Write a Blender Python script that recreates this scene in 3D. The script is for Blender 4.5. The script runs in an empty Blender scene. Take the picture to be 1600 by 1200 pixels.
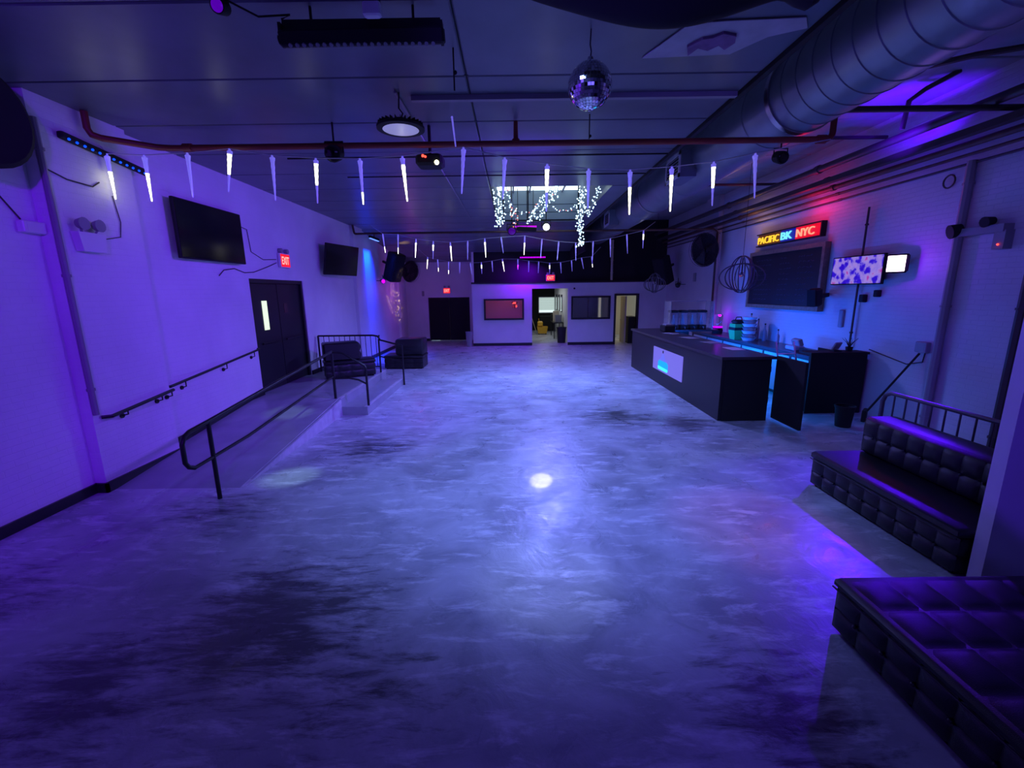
import bpy, math, random
from mathutils import Vector, Matrix
random.seed(7)
PI = math.pi
SC = bpy.context.scene
COL = SC.collection
# ------------------------------------------------------------------ camera
cam = bpy.data.objects.new('camera', bpy.data.cameras.new('camera')); COL.objects.link(cam)
cam.data.sensor_fit = 'HORIZONTAL'; cam.data.sensor_width = 36.0
cam.data.lens = 36.0 * 690.0 / 1600.0
cam.data.clip_start = 0.05; cam.data.clip_end = 200
cam.matrix_world = (Matrix.Translation((0, 0, 2.3)) @ Matrix.Rotation(math.radians(0.15), 4, 'Z')
                    @ Matrix.Rotation(math.radians(90 - 11.87), 4, 'X') @ Matrix.Rotation(math.radians(-0.73), 4, 'Z'))
SC.camera = cam
# ------------------------------------------------------------------ world, exposure
w = bpy.data.worlds.new('world'); SC.world = w; w.use_nodes = True
w.node_tree.nodes['Background'].inputs[0].default_value = (0.55, 0.75, 1, 1)
w.node_tree.nodes['Background'].inputs[1].default_value = 0.6
vs = SC.view_settings
vs.view_transform = 'Standard'; vs.look = 'None'; vs.gamma = 1.0; vs.exposure = 0.0; vs.use_curve_mapping = False
# ------------------------------------------------------------------ lights
def light(name, kind, loc, aim, color, power, size=0.3, size_y=None, spot=60, blend=0.5, spread=180):
    d = bpy.data.lights.new(name, kind); d.color = color; d.energy = power
    if kind == 'AREA':
        d.shape = 'RECTANGLE'; d.size = size; d.size_y = size_y or size; d.spread = math.radians(spread)
    elif kind == 'SPOT':
        d.spot_size = math.radians(spot); d.spot_blend = blend; d.shadow_soft_size = size
    else:
        d.shadow_soft_size = size
    o = bpy.data.objects.new(name, d); COL.objects.link(o); o.location = loc
    if aim is not None:
        o.rotation_euler = (Vector(aim) - Vector(loc)).to_track_quat('-Z', 'Y').to_euler()
    return o
VIO = (0.10, 0.0, 1.0); BLU = (0.02, 0.03, 1.0)
light('flood_light_uv', 'SPOT', (6.14, 7.40, 2.69), (3.4, 4.6, 0.3), (0.07, 0.0, 1.0), 600, 0.05, spot=38, blend=0.8)
light('flood_light_uv_wide', 'SPOT', (6.12, 7.38, 2.69), (-2.0, 9.0, 2.0), (0.08, 0.0, 1.0), 160, 0.05, spot=100, blend=0.6)
light('flood_light_uv_halo', 'POINT', (6.04, 7.27, 2.66), None, (0.22, 0.0, 1.0), 9, 0.03)
light('wash_fill_right', 'SPOT', (-2.5, 1.5, 4.15), (6.5, 6.6, 2.6), (0.13, 0.07, 1.0), 420, 0.1, spot=46, blend=1.0)  # added violet fill for the right wall, no fixture behind it
light('fill_spot_far', 'SPOT', (1.1, 12.4, 4.1), (1.0, 12.2, 0), (0.19, 0.20, 1.0), 1080, 0.2, spot=158, blend=0.6)  # added wide fill for the far floor and partition, not a real par
light('ceiling_pool_spot', 'SPOT', (5.35, 7.0, 4.1), (6.15, 7.5, 5.1), (0.085, 0.0, 1.0), 330, 0.05, spot=84, blend=1.0)  # added spot without a fixture, makes the violet pool on the bay ceiling
light('wash_fill_left', 'SPOT', (-1.0, -1.0, 3.9), (-5, 3.2, 2.3), (0.15, 0.0, 1.0), 1000, 0.1, spot=58, blend=0.8)  # unseen violet flood behind the camera, fills the near left wall
light('wash_fill_room', 'SPOT', (1.8, 6.35, 3.9), (-5, 9.2, 1.5), (0.16, 0.025, 1.0), 1100, 0.12, spot=88, blend=1.0)  # violet fill added for the left wall, no fixture stands here
light('wash_light_column', 'SPOT', (0.2, -0.6, 4.1), (4.3, 3.1, 1.65), (0.10, 0.02, 1.0), 330, 0.03, spot=25, blend=0.2)
light('rear_fill_light', 'AREA', (0.6, -3.7, 2.4), (0.6, 6, 3.0), (0.12, 0.09, 1.0), 40, 4.0, 1.4)  # added bluish fill behind the camera, the rear wall has no window
light('skylight_daylight', 'SPOT', (0.8, 11.6, 5.15), (0.6, 10.2, 0), (0.16, 0.34, 1.0), 1200, 0.35, spot=92, blend=1.0)
light('moving_head_blue', 'SPOT', (1.04, 13.55, 4.15), (0.9, 8.0, 0), (0.25, 0.12, 1.0), 70, 0.1, spot=100, blend=1.0)
light('fill_spot_centre', 'SPOT', (0.2, 3.4, 4.1), (0.5, 6.1, 0), (0.20, 0.30, 1.0), 860, 0.3, spot=110, blend=1.0)  # added room fill over the floor, no lamp hangs here
light('bar_light_partition', 'AREA', (0.6, 18.55, 3.3), (0.3, 18.98, 2.3), (0.22, 0.0, 1.0), 60, 0.9, 0.1)
light('bar_counter_glow', 'AREA', (4.60, 11.2, 1.06), (6.5, 11.2, 1.4), (0.0, 0.10, 1.0), 95, 4.2, 0.05)
light('far_magenta_par', 'POINT', (-4.0, 18.6, 2.4), None, (0.75, 0.1, 1.0), 11, 0.15)
light('bar_inner_glow', 'AREA', (4.62, 10.3, 0.80), (5.8, 10.3, 0.5), (0.0, 0.22, 1.0), 60, 5.0, 0.08)
light('wall_washer_blue', 'AREA', (-4.74, 15.8, 4.06), (-4.93, 15.8, 2.6), (0.0, 0.03, 1.0), 85, 0.8, 0.04, spread=70)
ambl = light('amber_spot', 'SPOT', (-3.3, 16.2, 3.6), (-5.0, 18.7, 2.1), (1.0, 0.62, 0.25), 700, 0.002, spot=24, blend=0.3)
light('amber_reflection_spot', 'SPOT', (-4.1, 17.5, 3.5), (-4.1, 17.2, 4.3), (1.0, 0.55, 0.2), 22, 0.02, spot=60, blend=1.0)  # added spot, imitates an amber reflection in the glossy ceiling
# the amber lamp throws a dappled pattern (a gobo in the lamp)
ambl.data.use_nodes = True; _t = ambl.data.node_tree; _e = _t.nodes['Emission']
_c = _t.nodes.new('ShaderNodeTexCoord'); _n = _t.nodes.new('ShaderNodeTexNoise'); _n.inputs['Scale'].default_value = 60; _n.inputs['Detail'].default_value = 1
_r = _t.nodes.new('ShaderNodeValToRGB'); _r.color_ramp.elements[0].position = .58; _r.color_ramp.elements[1].position = .66
_t.links.new(_c.outputs['Normal'], _n.inputs['Vector']); _t.links.new(_n.outputs['Fac'], _r.inputs[0]); _t.links.new(_r.outputs[0], _e.inputs['Strength'])
light('floor_spot_core', 'SPOT', (0.95, 10.5, 4.2), (0.33, 5.12, 0), (1, 0.95, 0.85), 900, 0.003, spot=2.7, blend=0.6)
light('floor_spot_white', 'SPOT', (0.5, 0.9, 4.2), (0.24, 3.20, 0), (0.45, 0.62, 1.0), 210, 0.03, spot=17, blend=1.0)
light('ramp_spot', 'SPOT', (-0.9, 6.4, 4.1), (-2.87, 5.31, 0), (0.5, 0.85, 1.0), 330, 0.03, spot=9.5, blend=0.9)
light('ramp_spot_far', 'SPOT', (-0.9, 6.4, 4.1), (-3.95, 7.5, 0.25), (0.5, 0.85, 1.0), 260, 0.03, spot=9.5, blend=0.9)
light('neon_reflection_spot', 'SPOT', (1.6, 5.7, 4.05), (2.35, 4.05, 0), (1.0, 0.12, 0.30), 75, 0.04, spot=26, blend=1.0)  # added spot, imitates the neon's pink reflection on the floor
light('left_room_red', 'AREA', (-0.4, 20.2, 2.5), (-0.4, 20.6, 0), (1.0, 0.10, 0.24), 3.6, 0.8)
light('corridor_ceiling_light', 'AREA', (1.6, 22.5, 2.5), (1.6, 22.5, 0), (0.75, 0.8, 0.8), 20, 1.0, 3.0)
light('side_room_light', 'AREA', (4.85, 21.3, 2.5), (4.85, 21.3, 0), (0.85, 0.75, 0.55), 18, 0.5)
# ------------------------------------------------------------------ materials
def new_mat(name):
    m = bpy.data.materials.new(name); m.use_nodes = True
    return m, m.node_tree, m.node_tree.nodes['Principled BSDF']
def mat(name, col, rough=0.5, metal=0.0, emit=None, es=0.0, noise=0.0, nscale=8.0, bump=0.0, bscale=60.0, trans=0.0, coat=0.0):
    m, t, b = new_mat(name); n = t.nodes; l = t.links
    b.inputs['Base Color'].default_value = (*col, 1); b.inputs['Roughness'].default_value = rough
    b.inputs['Metallic'].default_value = metal
    if trans: b.inputs['Transmission Weight'].default_value = trans
    if coat: b.inputs['Coat Weight'].default_value = coat
    if emit: b.inputs['Emission Color'].default_value = (*emit, 1); b.inputs['Emission Strength'].default_value = es
    tc = n.new('ShaderNodeTexCoord')
    if noise or bump:
        if noise:
            nz = n.new('ShaderNodeTexNoise'); nz.inputs['Scale'].default_value = nscale; nz.inputs['Detail'].default_value = 6
            l.new(tc.outputs['Object'], nz.inputs['Vector'])
            mx = n.new('ShaderNodeMix'); mx.data_type = 'RGBA'; mx.blend_type = 'MULTIPLY'; mx.inputs[0].default_value = noise
            rp = n.new('ShaderNodeValToRGB'); rp.color_ramp.elements[0].position = .3; rp.color_ramp.elements[1].position = .7
            rp.color_ramp.elements[0].color = (.25, .25, .25, 1)
            l.new(nz.outputs['Fac'], rp.inputs[0]); mx.inputs[6].default_value = (*col, 1)
            l.new(rp.outputs[0], mx.inputs[7]); l.new(mx.outputs[2], b.inputs['Base Color'])
        if bump:
            n2 = n.new('ShaderNodeTexNoise'); n2.inputs['Scale'].default_value = bscale; l.new(tc.outputs['Object'], n2.inputs['Vector'])
            bp = n.new('ShaderNodeBump'); bp.inputs['Strength'].default_value = bump; bp.inputs['Distance'].default_value = 0.01
            l.new(n2.outputs['Fac'], bp.inputs['Height']); l.new(bp.outputs[0], b.inputs['Normal'])
    return m
def emitter(name, col, s): return mat(name, (0.02, 0.02, 0.02), 0.5, emit=col, es=s)

def wall_mat(name, col, brick=0.4):
    # painted brick: fine courses and blotchy paint only
    m, t, b = new_mat(name); n = t.nodes; l = t.links
    tc = n.new('ShaderNodeTexCoord'); sp = n.new('ShaderNodeSeparateXYZ'); cb = n.new('ShaderNodeCombineXYZ'); ad = n.new('ShaderNodeMath'); ad.operation = 'ADD'
    l.new(tc.outputs['Object'], sp.inputs[0]); l.new(sp.outputs[0], ad.inputs[0]); l.new(sp.outputs[1], ad.inputs[1])
    l.new(ad.outputs[0], cb.inputs[0]); l.new(sp.outputs[2], cb.inputs[1])
    br = n.new('ShaderNodeTexBrick'); br.inputs['Scale'].default_value = 1.0
    br.inputs['Brick Width'].default_value = 0.21; br.inputs['Row Height'].default_value = 0.07; br.inputs['Mortar Size'].default_value = 0.006
    br.inputs['Mortar Smooth'].default_value = 0.6
    l.new(cb.outputs[0], br.inputs['Vector'])
    nz = n.new('ShaderNodeTexNoise'); nz.inputs['Scale'].default_value = 0.8; nz.inputs['Detail'].default_value = 8
    l.new(tc.outputs['Object'], nz.inputs['Vector'])
    rp = n.new('ShaderNodeValToRGB'); rp.color_ramp.elements[0].position = .35; rp.color_ramp.elements[1].position = .65
    rp.color_ramp.elements[0].color = (*[c * .86 for c in col], 1); rp.color_ramp.elements[1].color = (*col, 1)
    l.new(nz.outputs['Fac'], rp.inputs[0]); l.new(rp.outputs[0], b.inputs['Base Color'])
    b.inputs['Roughness'].default_value = 0.55
    n2 = n.new('ShaderNodeTexNoise'); n2.inputs['Scale'].default_value = 9; l.new(tc.outputs['Object'], n2.inputs['Vector'])
    m2 = n.new('ShaderNodeMath'); m2.operation = 'MULTIPLY_ADD'; m2.inputs[1].default_value = -brick; l.new(br.outputs['Fac'], m2.inputs[0]); l.new(n2.outputs['Fac'], m2.inputs[2])
    bp = n.new('ShaderNodeBump'); bp.inputs['Strength'].default_value = 0.5; bp.inputs['Distance'].default_value = 0.008
    l.new(m2.outputs[0], bp.inputs['Height']); l.new(bp.outputs[0], b.inputs['Normal'])
    return m

def floor_mat():
    m, t, b = new_mat('painted_concrete'); n = t.nodes; l = t.links
    tc = n.new('ShaderNodeTexCoord')
    def noise(scale, detail, rough=0.6, stretch=None, dist=0.0, off=(0, 0, 0)):
        mp = n.new('ShaderNodeMapping'); mp.inputs['Location'].default_value = off
        if stretch: mp.inputs['Scale'].default_value = stretch[0]; mp.inputs['Rotation'].default_value = (0, 0, stretch[1])
        l.new(tc.outputs['Object'], mp.inputs[0])
        z = n.new('ShaderNodeTexNoise'); z.inputs['Scale'].default_value = scale; z.inputs['Detail'].default_value = detail
        z.inputs['Roughness'].default_value = rough; z.inputs['Distortion'].default_value = dist
        l.new(mp.outputs[0], z.inputs['Vector']); return z.outputs['Fac']
    def ramp(src, p0, p1, c0, c1):
        r = n.new('ShaderNodeValToRGB'); r.color_ramp.elements[0].position = p0; r.color_ramp.elements[1].position = p1
        r.color_ramp.elements[0].color = (*c0, 1); r.color_ramp.elements[1].color = (*c1, 1); l.new(src, r.inputs[0]); return r.outputs[0]
    def mth(op, a, c):
        x = n.new('ShaderNodeMath'); x.operation = op; x.use_clamp = True
        for i, v in enumerate((a, c)):
            if isinstance(v, (int, float)): x.inputs[i].default_value = v
            else: l.new(v, x.inputs[i])
        return x.outputs[0]
    base = ramp(noise(1.3, 9, 0.62, dist=0.6), .36, .66, (.30, .31, .34), (.55, .56, .60))
    streak = ramp(noise(2.2, 8, 0.7, ((1, 3.2, 1), 0.25), dist=0.4), .52, .64, (0, 0, 0), (1, 1, 1))
    # scuffed dark areas: around spots of the floor, broken up by a fine stretched noise
    fine = noise(3.0, 10, 0.74, ((0.7, 3.0, 1), -0.55), dist=0.35)
    tot = None
    for (x, y, r, s) in ((-1.75, 2.75, 1.25, .95), (-0.85, 2.15, .8, .6), (-2.6, 2.2, 1.0, .8), (-2.2, 6.4, 1.2, .75), (1.9, 7.9, 1.1, .85), (3.0, 7.4, .9, .95), (1.5, 2.0, .8, .8), (-3.2, 4.4, .9, .7), (-4.2, 3.0, 1.2, .6)):
        vd = n.new('ShaderNodeVectorMath'); vd.operation = 'DISTANCE'; l.new(tc.outputs['Object'], vd.inputs[0]); vd.inputs[1].default_value = (x, y, 0)
        f = mth('MULTIPLY', mth('SUBTRACT', 1.0, mth('DIVIDE', vd.outputs['Value'], r)), s)
        tot = f if tot is None else mth('MAXIMUM', tot, f)
    thr = mth('ADD', mth('MULTIPLY', tot, 0.42), mth('SUBTRACT', fine, 0.02))
    dark = ramp(thr, .62, .80, (0, 0, 0), (1, 1, 1))
    a = n.new('ShaderNodeMix'); a.data_type = 'RGBA'; l.new(streak, a.inputs[0]); l.new(base, a.inputs[6]); a.inputs[7].default_value = (.66, .67, .71, 1)
    hf = n.new('ShaderNodeMath'); hf.operation = 'MULTIPLY'; l.new(dark, hf.inputs[0]); hf.inputs[1].default_value = 0.85
    c = n.new('ShaderNodeMix'); c.data_type = 'RGBA'; l.new(hf.outputs[0], c.inputs[0]); l.new(a.outputs[2], c.inputs[6]); c.inputs[7].default_value = (.035, .035, .04, 1)
    l.new(c.outputs[2], b.inputs['Base Color'])
    r2 = ramp(noise(2.5, 8, 0.65, dist=1.0, off=(4, 2, 0)), .35, .7, (.24, .24, .24), (.52, .52, .52)); l.new(r2, b.inputs['Roughness'])
    b.inputs['Specular IOR Level'].default_value = 0.5
    bp = n.new('ShaderNodeBump'); bp.inputs['Strength'].default_value = 0.35; bp.inputs['Distance'].default_value = 0.03
    l.new(noise(3.0, 7, 0.6, dist=0.6), bp.inputs['Height']); l.new(bp.outputs[0], b.inputs['Normal'])
    return m
def screen_mat():
    m, t, b = new_mat('menu_screen'); n = t.nodes; l = t.links
    tc = n.new('ShaderNodeTexCoord'); v = n.new('ShaderNodeTexVoronoi'); v.inputs['Scale'].default_value = 6.5
    l.new(tc.outputs['Object'], v.inputs['Vector'])
    nz = n.new('ShaderNodeTexNoise'); nz.inputs['Scale'].default_value = 9; nz.inputs['Detail'].default_value = 3; l.new(tc.outputs['Object'], nz.inputs['Vector'])
    r = n.new('ShaderNodeValToRGB'); e = r.color_ramp.elements
    e[0].position = 0.40; e[0].color = (.03, .0, .75, 1); e[1].position = .50; e[1].color = (.33, .22, .95, 1)
    x = e.new(.46); x.color = (.06, .02, .85, 1); y = e.new(.62); y.color = (.45, .30, .95, 1); z = e.new(.68); z.color = (.5, .05, .5, 1)
    mx = n.new('ShaderNodeMix'); mx.data_type = 'FLOAT'; mx.inputs[0].default_value = .35; l.new(nz.outputs['Fac'], mx.inputs[2]); l.new(v.outputs['Distance'], mx.inputs[3])
    l.new(mx.outputs[0], r.inputs[0])
    b.inputs['Base Color'].default_value = (.01, .01, .01, 1); l.new(r.outputs[0], b.inputs['Emission Color']); b.inputs['Emission Strength'].default_value = 0.7
    return m
M = dict(
    floor=floor_mat(),
    wall=wall_mat('white_painted_brick', (.78, .78, .80)),
    wallr=wall_mat('right_wall_paint', (.62, .62, .64), 1.0),
    plaster=mat('smooth_white_paint', (.74, .74, .76), .5, noise=.12, nscale=2),
    ceil=mat('grey_ceiling_metal', (.15, .17, .20), .38, noise=.35, nscale=1.5, bump=.15, bscale=4),
    tin=mat('tin_ceiling', (.36, .36, .38), .5, noise=.3, nscale=3),
    black=mat('black_paint', (.012, .012, .014), .45, bump=.1),
    dull=mat('dull_black', (.008, .008, .010), .8),
    gloss=mat('black_gloss', (.006, .006, .008), .12),
    leather=mat('black_leather', (.013, .013, .016), .40, bump=.2, bscale=240),
    steel=mat('brushed_steel', (.45, .46, .48), .32, 1.0),
    railm=mat('dark_rail_paint', (.02, .018, .02), .4, 0.3),
    duct=mat('galvanised_duct', (.26, .30, .34), .40, .45, noise=.25, nscale=3),
    red=mat('red_pipe_paint', (.22, .03, .025), .45),
    pipe=mat('dark_pipe', (.06, .045, .045), .5, noise=.4, nscale=6),
    rust=mat('rusty_pipe', (.10, .05, .035), .6, noise=.5, nscale=10),
    wallpipe=mat('painted_wall_pipe', (.26, .24, .27), .5),
    white=mat('white_plastic', (.75, .75, .76), .4),
    grey=mat('grey_plastic', (.28, .28, .3), .5),
    glass=mat('clear_plastic', (.9, .92, .95), .08, trans=.92),
    wire=mat('clear_wire', (.5, .5, .55), .4),
    mirror=mat('mirror_tile', (.85, .85, .9), .06, 1.0),
    grout=mat('ball_core', (.05, .05, .06), .6),
    guardm=mat('guard_rail_metal', (.09, .085, .10), .4, .4),
    railm2=mat('cage_wire_paint', (.10, .10, .12), .35, .5),
    concrete=mat('ramp_concrete', (.36, .37, .40), .32, noise=.35, nscale=2.5, bump=.2, bscale=8),
    edge=mat('worn_step_edge', (.62, .61, .64), .5, noise=.3, nscale=9),
    wood=mat('chalkboard_wood', (.30, .20, .12), .5, noise=.5, nscale=12),
    chalk=mat('chalkboard_slate', (.008, .009, .012), .55, noise=.3, nscale=3),
    chalkl=mat('chalk_line', (.08, .09, .14), .8),
    counter=mat('dark_worktop', (.05, .04, .045), .3, noise=.4, nscale=9),
    inner=mat('stainless_inner', (.55, .57, .6), .35, .8),
    green=mat('green_plastic', (.03, .55, .12), .4),
    yellow=mat('yellow_plastic', (.75, .42, .02), .4),
    beige=mat('beige_paint', (.55, .48, .34), .6),
    cloth=mat('black_cloth', (.008, .008, .012), .9),
    shaft=mat('skylight_shaft_paint', (.16, .22, .27), .6),
    patch=mat('bare_plaster_patch', (.50, .50, .54), .8, noise=.3, nscale=5),
    peel=mat('peeling_plaster', (.30, .16, .34), .9, noise=.5, nscale=9),
    amber=mat('amber_glass', (.8, .3, .05), .2),
    e_uv=emitter('uv_lamp_face', (1.0, .72, 1.0), 5.0),
    e_exit=emitter('exit_face', (1.0, .01, .015), 1.0),
    e_exit2=emitter('exit_letter_glow', (1.0, .42, .38), 1.5),
    e_ice=emitter('icicle_lit', (1.0, .98, .72), 3.5),
    e_icec=emitter('icicle_lit_far', (1.0, .97, .85), 3.5),
    ice=mat('icicle_tube', (.65, .66, .80), .15, emit=(.20, .16, .95), es=.6),  # weak lavender glow put into tubes and caps
    e_sky=emitter('skylight_pane', (.72, .88, 1.0), 2.2),
    e_fairy=emitter('fairy_bulb', (.55, .85, 1.0), 3.5),
    e_fairyr=emitter('fairy_bulb_red', (1.0, .25, .2), 1.6),
    e_blue=emitter('blue_led', (.0, .05, 1.0), 2.2),
    e_mag=emitter('magenta_led', (.55, .0, .95), 1.6),
    e_head=emitter('moving_head_lens', (.75, .75, 1.0), 7.0),
    e_yel=emitter('neon_yellow', (1.0, .55, .03), 1.3),
    e_cyan=emitter('neon_blue', (.16, .72, 1.0), 1.3),
    e_red=emitter('neon_red', (1.0, .32, .20), 1.3),
    e_redbox=emitter('neon_red_backing', (1.0, .0, .02), .8),
    e_blubox=emitter('neon_blue_backing', (.01, .01, .8), .4),
    yelbox=emitter('neon_yellow_backing', (.22, .05, .0), .35),
    e_dot=emitter('red_led_dot', (1.0, .05, .03), 4.0),
    e_win=emitter('day_window', (.70, .85, .85), 1.2),
    e_slit=emitter('door_slit_glass', (.80, .95, .75), 1.1),
    e_poster=emitter('lit_poster', (.22, .19, 1.0), .75),
    e_flask=emitter('flask_liquid', (.0, .38, 1.0), 1.1),
    e_flask2=emitter('flask_bright', (.05, .95, .95), 1.3),
    e_purp=emitter('purple_led', (.45, .0, 1.0), 1.6),
    dimp2=mat('purple_lens_small', (.03, .0, .08), .2, emit=(.16, .0, .75), es=.5),
    dimp=mat('dim_purple_lens', (.03, .0, .08), .2, emit=(.10, .0, .4), es=.5),
    e_lens=emitter('projector_lens_lit', (1.0, .95, .6), 4.0),
    blind=emitter('window_blind_lit', (.45, .58, .55), .9),
    scr=screen_mat(),
    hb=mat('highbay_lens', (.75, .75, .8), .35, emit=(.45, .45, .62), es=.35),
)
# ------------------------------------------------------------------ mesh helpers
class MB:
    def __init__(s): s.v = []; s.f = []; s.sm = False
    def add(s, vs, fs):
        k = len(s.v); s.v += [tuple(p) for p in vs]; s.f += [tuple(i + k for i in f) for f in fs]; return s
    def box(s, a, b):
        x0, y0, z0 = a; x1, y1, z1 = b
        x0, x1 = min(x0, x1), max(x0, x1); y0, y1 = min(y0, y1), max(y0, y1); z0, z1 = min(z0, z1), max(z0, z1)
        return s.add([(x0, y0, z0), (x1, y0, z0), (x1, y1, z0), (x0, y1, z0), (x0, y0, z1), (x1, y0, z1), (x1, y1, z1), (x0, y1, z1)],
                     [(3, 2, 1, 0), (4, 5, 6, 7), (0, 1, 5, 4), (1, 2, 6, 5), (2, 3, 7, 6), (3, 0, 4, 7)])
    def obox(s, c, size, rot=(0, 0, 0), bev=0.0):
        from mathutils import Euler
        R = Euler(rot).to_matrix(); hx, hy, hz = [d / 2 for d in size]; c = Vector(c)
        if bev:
            b = min(bev, hx * .9, hy * .9, hz * .9)
            pts = []; 
            for sz in (-1, 1):
                for (ix, iy, dz) in ((1, 1, b), (1, 1, 0)) if sz < 0 else ((1, 1, 0), (1, 1, b)):
                    pass
            rings = [(-hz, b), (-hz + b, 0), (hz - b, 0), (hz, b)]
            vs = []
            for z, ins in rings:
                X = hx - ins; Y = hy - ins; q = b
                for (px, py) in ((-X + q, -Y), (X - q, -Y), (X, -Y + q), (X, Y - q), (X - q, Y), (-X + q, Y), (-X, Y - q), (-X, -Y + q)):
                    vs.append(c + R @ Vector((px, py, z)))
            fs = [tuple(range(7, -1, -1)), tuple(range(24, 32))]
            for r in range(3):
                for i in range(8):
                    j = (i + 1) % 8; fs.append((r * 8 + i, r * 8 + j, r * 8 + 8 + j, r * 8 + 8 + i))
            return s.add(vs, fs)
        vs = [c + R @ Vector((x * hx, y * hy, z * hz)) for z in (-1, 1) for (x, y) in ((-1, -1), (1, -1), (1, 1), (-1, 1))]
        return s.add(vs, [(3, 2, 1, 0), (4, 5, 6, 7), (0, 1, 5, 4), (1, 2, 6, 5), (2, 3, 7, 6), (3, 0, 4, 7)])
    def tube(s, pts, r, n=8, closed=False, caps=True):
        pts = [Vector(p) for p in pts]; N = len(pts); rs = r if isinstance(r, (list, tuple)) else [r] * N
        up = Vector((0, 0, 1)); rings = []; prev = None
        for i, p in enumerate(pts):
            if closed: t = pts[(i + 1) % N] - pts[i - 1]
            else: t = pts[min(i + 1, N - 1)] - pts[max(i - 1, 0)]
            t.normalize()
            if prev is None:
                a = t.cross(up); a = t.cross(Vector((1, 0, 0))) if a.length < 1e-3 else a
            else: a = prev - t * prev.dot(t)
            a.normalize(); prev = a; b = t.cross(a)
            rings.append([p + (a * math.cos(2 * PI * k / n) + b * math.sin(2 * PI * k / n)) * rs[i] for k in range(n)])
        vs = [q for ring in rings for q in ring]; fs = []
        for i in range(N if closed else N - 1):
            j = (i + 1) % N
            for k in range(n):
                fs.append((i * n + k, i * n + (k + 1) % n, j * n + (k + 1) % n, j * n + k))
        if caps and not closed: fs += [tuple(range(n - 1, -1, -1)), tuple((N - 1) * n + k for k in range(n))]
        s.sm = True
        return s.add(vs, fs)
    def cyl(s, a, b, r, r2=None, n=16): return s.tube([a, b], [r, r if r2 is None else r2], n)
    def lathe(s, c, prof, n=24, axis='Z'):
        vs = []
        for (r, z) in prof:
            for k in range(n):
                a = 2 * PI * k / n; x, y = r * math.cos(a), r * math.sin(a)
                p = {'Z': (x, y, z), 'X': (z, x, y), 'Y': (x, z, y)}[axis]
                vs.append((c[0] + p[0], c[1] + p[1], c[2] + p[2]))
        fs = []
        for i in range(len(prof) - 1):
            for k in range(n):
                fs.append((i * n + k, i * n + (k + 1) % n, (i + 1) * n + (k + 1) % n, (i + 1) * n + k))
        s.sm = True
        return s.add(vs, fs)
    def ball(s, c, r, n=8):
        pr = [(max(1e-4, r * math.sin(PI * i / n)), -r * math.cos(PI * i / n)) for i in range(n + 1)]
        return s.lathe(c, pr, n * 2)
    def poly(s, pts, d):
        k = len(pts); d = Vector(d); a = [Vector(p) for p in pts]; vs = a + [p + d for p in a]
        return s.add(vs, [tuple(range(k - 1, -1, -1)), tuple(range(k, 2 * k))] + [(i, (i + 1) % k, k + (i + 1) % k, k + i) for i in range(k)])
    def tuft(s, o, u, v, nrm, U, V, nu, nv, depth, res=8, round_edge=True):
        # quilted pillow surface over a plane patch
        o = Vector(o); u = Vector(u); v = Vector(v); nrm = Vector(nrm); a, b = nu * res, nv * res; vs = []
        for j in range(b + 1):
            for i in range(a + 1):
                fu, fv = i / res, j / res
                h = depth * (abs(math.sin(PI * fu)) ** .45) * (abs(math.sin(PI * fv)) ** .45)
                vs.append(o + u * (U * i / a) + v * (V * j / b) + nrm * h)
        fs = [(j * (a + 1) + i, j * (a + 1) + i + 1, (j + 1) * (a + 1) + i + 1, (j + 1) * (a + 1) + i) for j in range(b) for i in range(a)]
        s.sm = True
        return s.add(vs, fs)
    def build(s, name, m, parent=None, loc=None, smooth=None, **tags):
        top = parent
        while top is not None and top.parent is not None: top = top.parent
        off = Vector(loc) if loc else (top.location.copy() if top is not None else Vector((0, 0, 0)))
        me = bpy.data.meshes.new(name); me.from_pydata([tuple(Vector(p) - off) for p in s.v], [], s.f); me.update()
        me.materials.append(M[m] if isinstance(m, str) else m)
        sm = s.sm if smooth is None else smooth
        if sm:
            for p in me.polygons: p.use_smooth = True
            try: me.set_sharp_from_angle(angle=math.radians(40))
            except Exception: pass
        o = bpy.data.objects.new(name, me); COL.objects.link(o)
        if parent is not None: o.parent = parent
        elif loc: o.location = loc
        for k, v in tags.items(): o[k] = v
        return o
def B(a, b): return MB().box(a, b)
def T(p, r, n=8, **k): return MB().tube(p, r, n, **k)
def thing(name, label, cat, loc, group=None):
    o = bpy.data.objects.new(name, None); COL.objects.link(o); o.location = loc; o.empty_display_size = .1
    o['label'] = label; o['category'] = cat
    if group: o['group'] = group
    return o
def tg(label, cat, group=None):
    d = dict(label=label, category=cat)
    if group: d['group'] = group
    return d
def S(mb, name, m, parent=None):
    o = mb.build(name, m, parent)
    if parent is None: o['kind'] = 'structure'
    return o
def copy_part(o, parent, dloc=None, mesh=None):
    c = o.copy(); COL.objects.link(c); c.parent = parent
    if dloc is not None: c.location = dloc
    return c
def copy_tree(root, loc, label=None, rotz=None):
    c = root.copy(); COL.objects.link(c); c.location = loc
    if rotz is not None: c.rotation_euler = (0, 0, rotz)
    if label: c['label'] = label
    for a in list(root.children):
        k = copy_part(a, c)
        for g in list(a.children): copy_part(g, k)
    return c
def text_mesh(txt, size, depth, bold=0.0):
    cu = bpy.data.curves.new('lettering', 'FONT'); cu.body = txt; cu.size = size; cu.extrude = depth; cu.offset = bold
    cu.align_x = 'LEFT'; cu.resolution_u = 3
    o = bpy.data.objects.new('lettering', cu); COL.objects.link(o)
    bpy.context.view_layer.update()
    me = bpy.data.meshes.new_from_object(o.evaluated_get(bpy.context.evaluated_depsgraph_get()))
    bpy.data.objects.remove(o); return me
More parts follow.
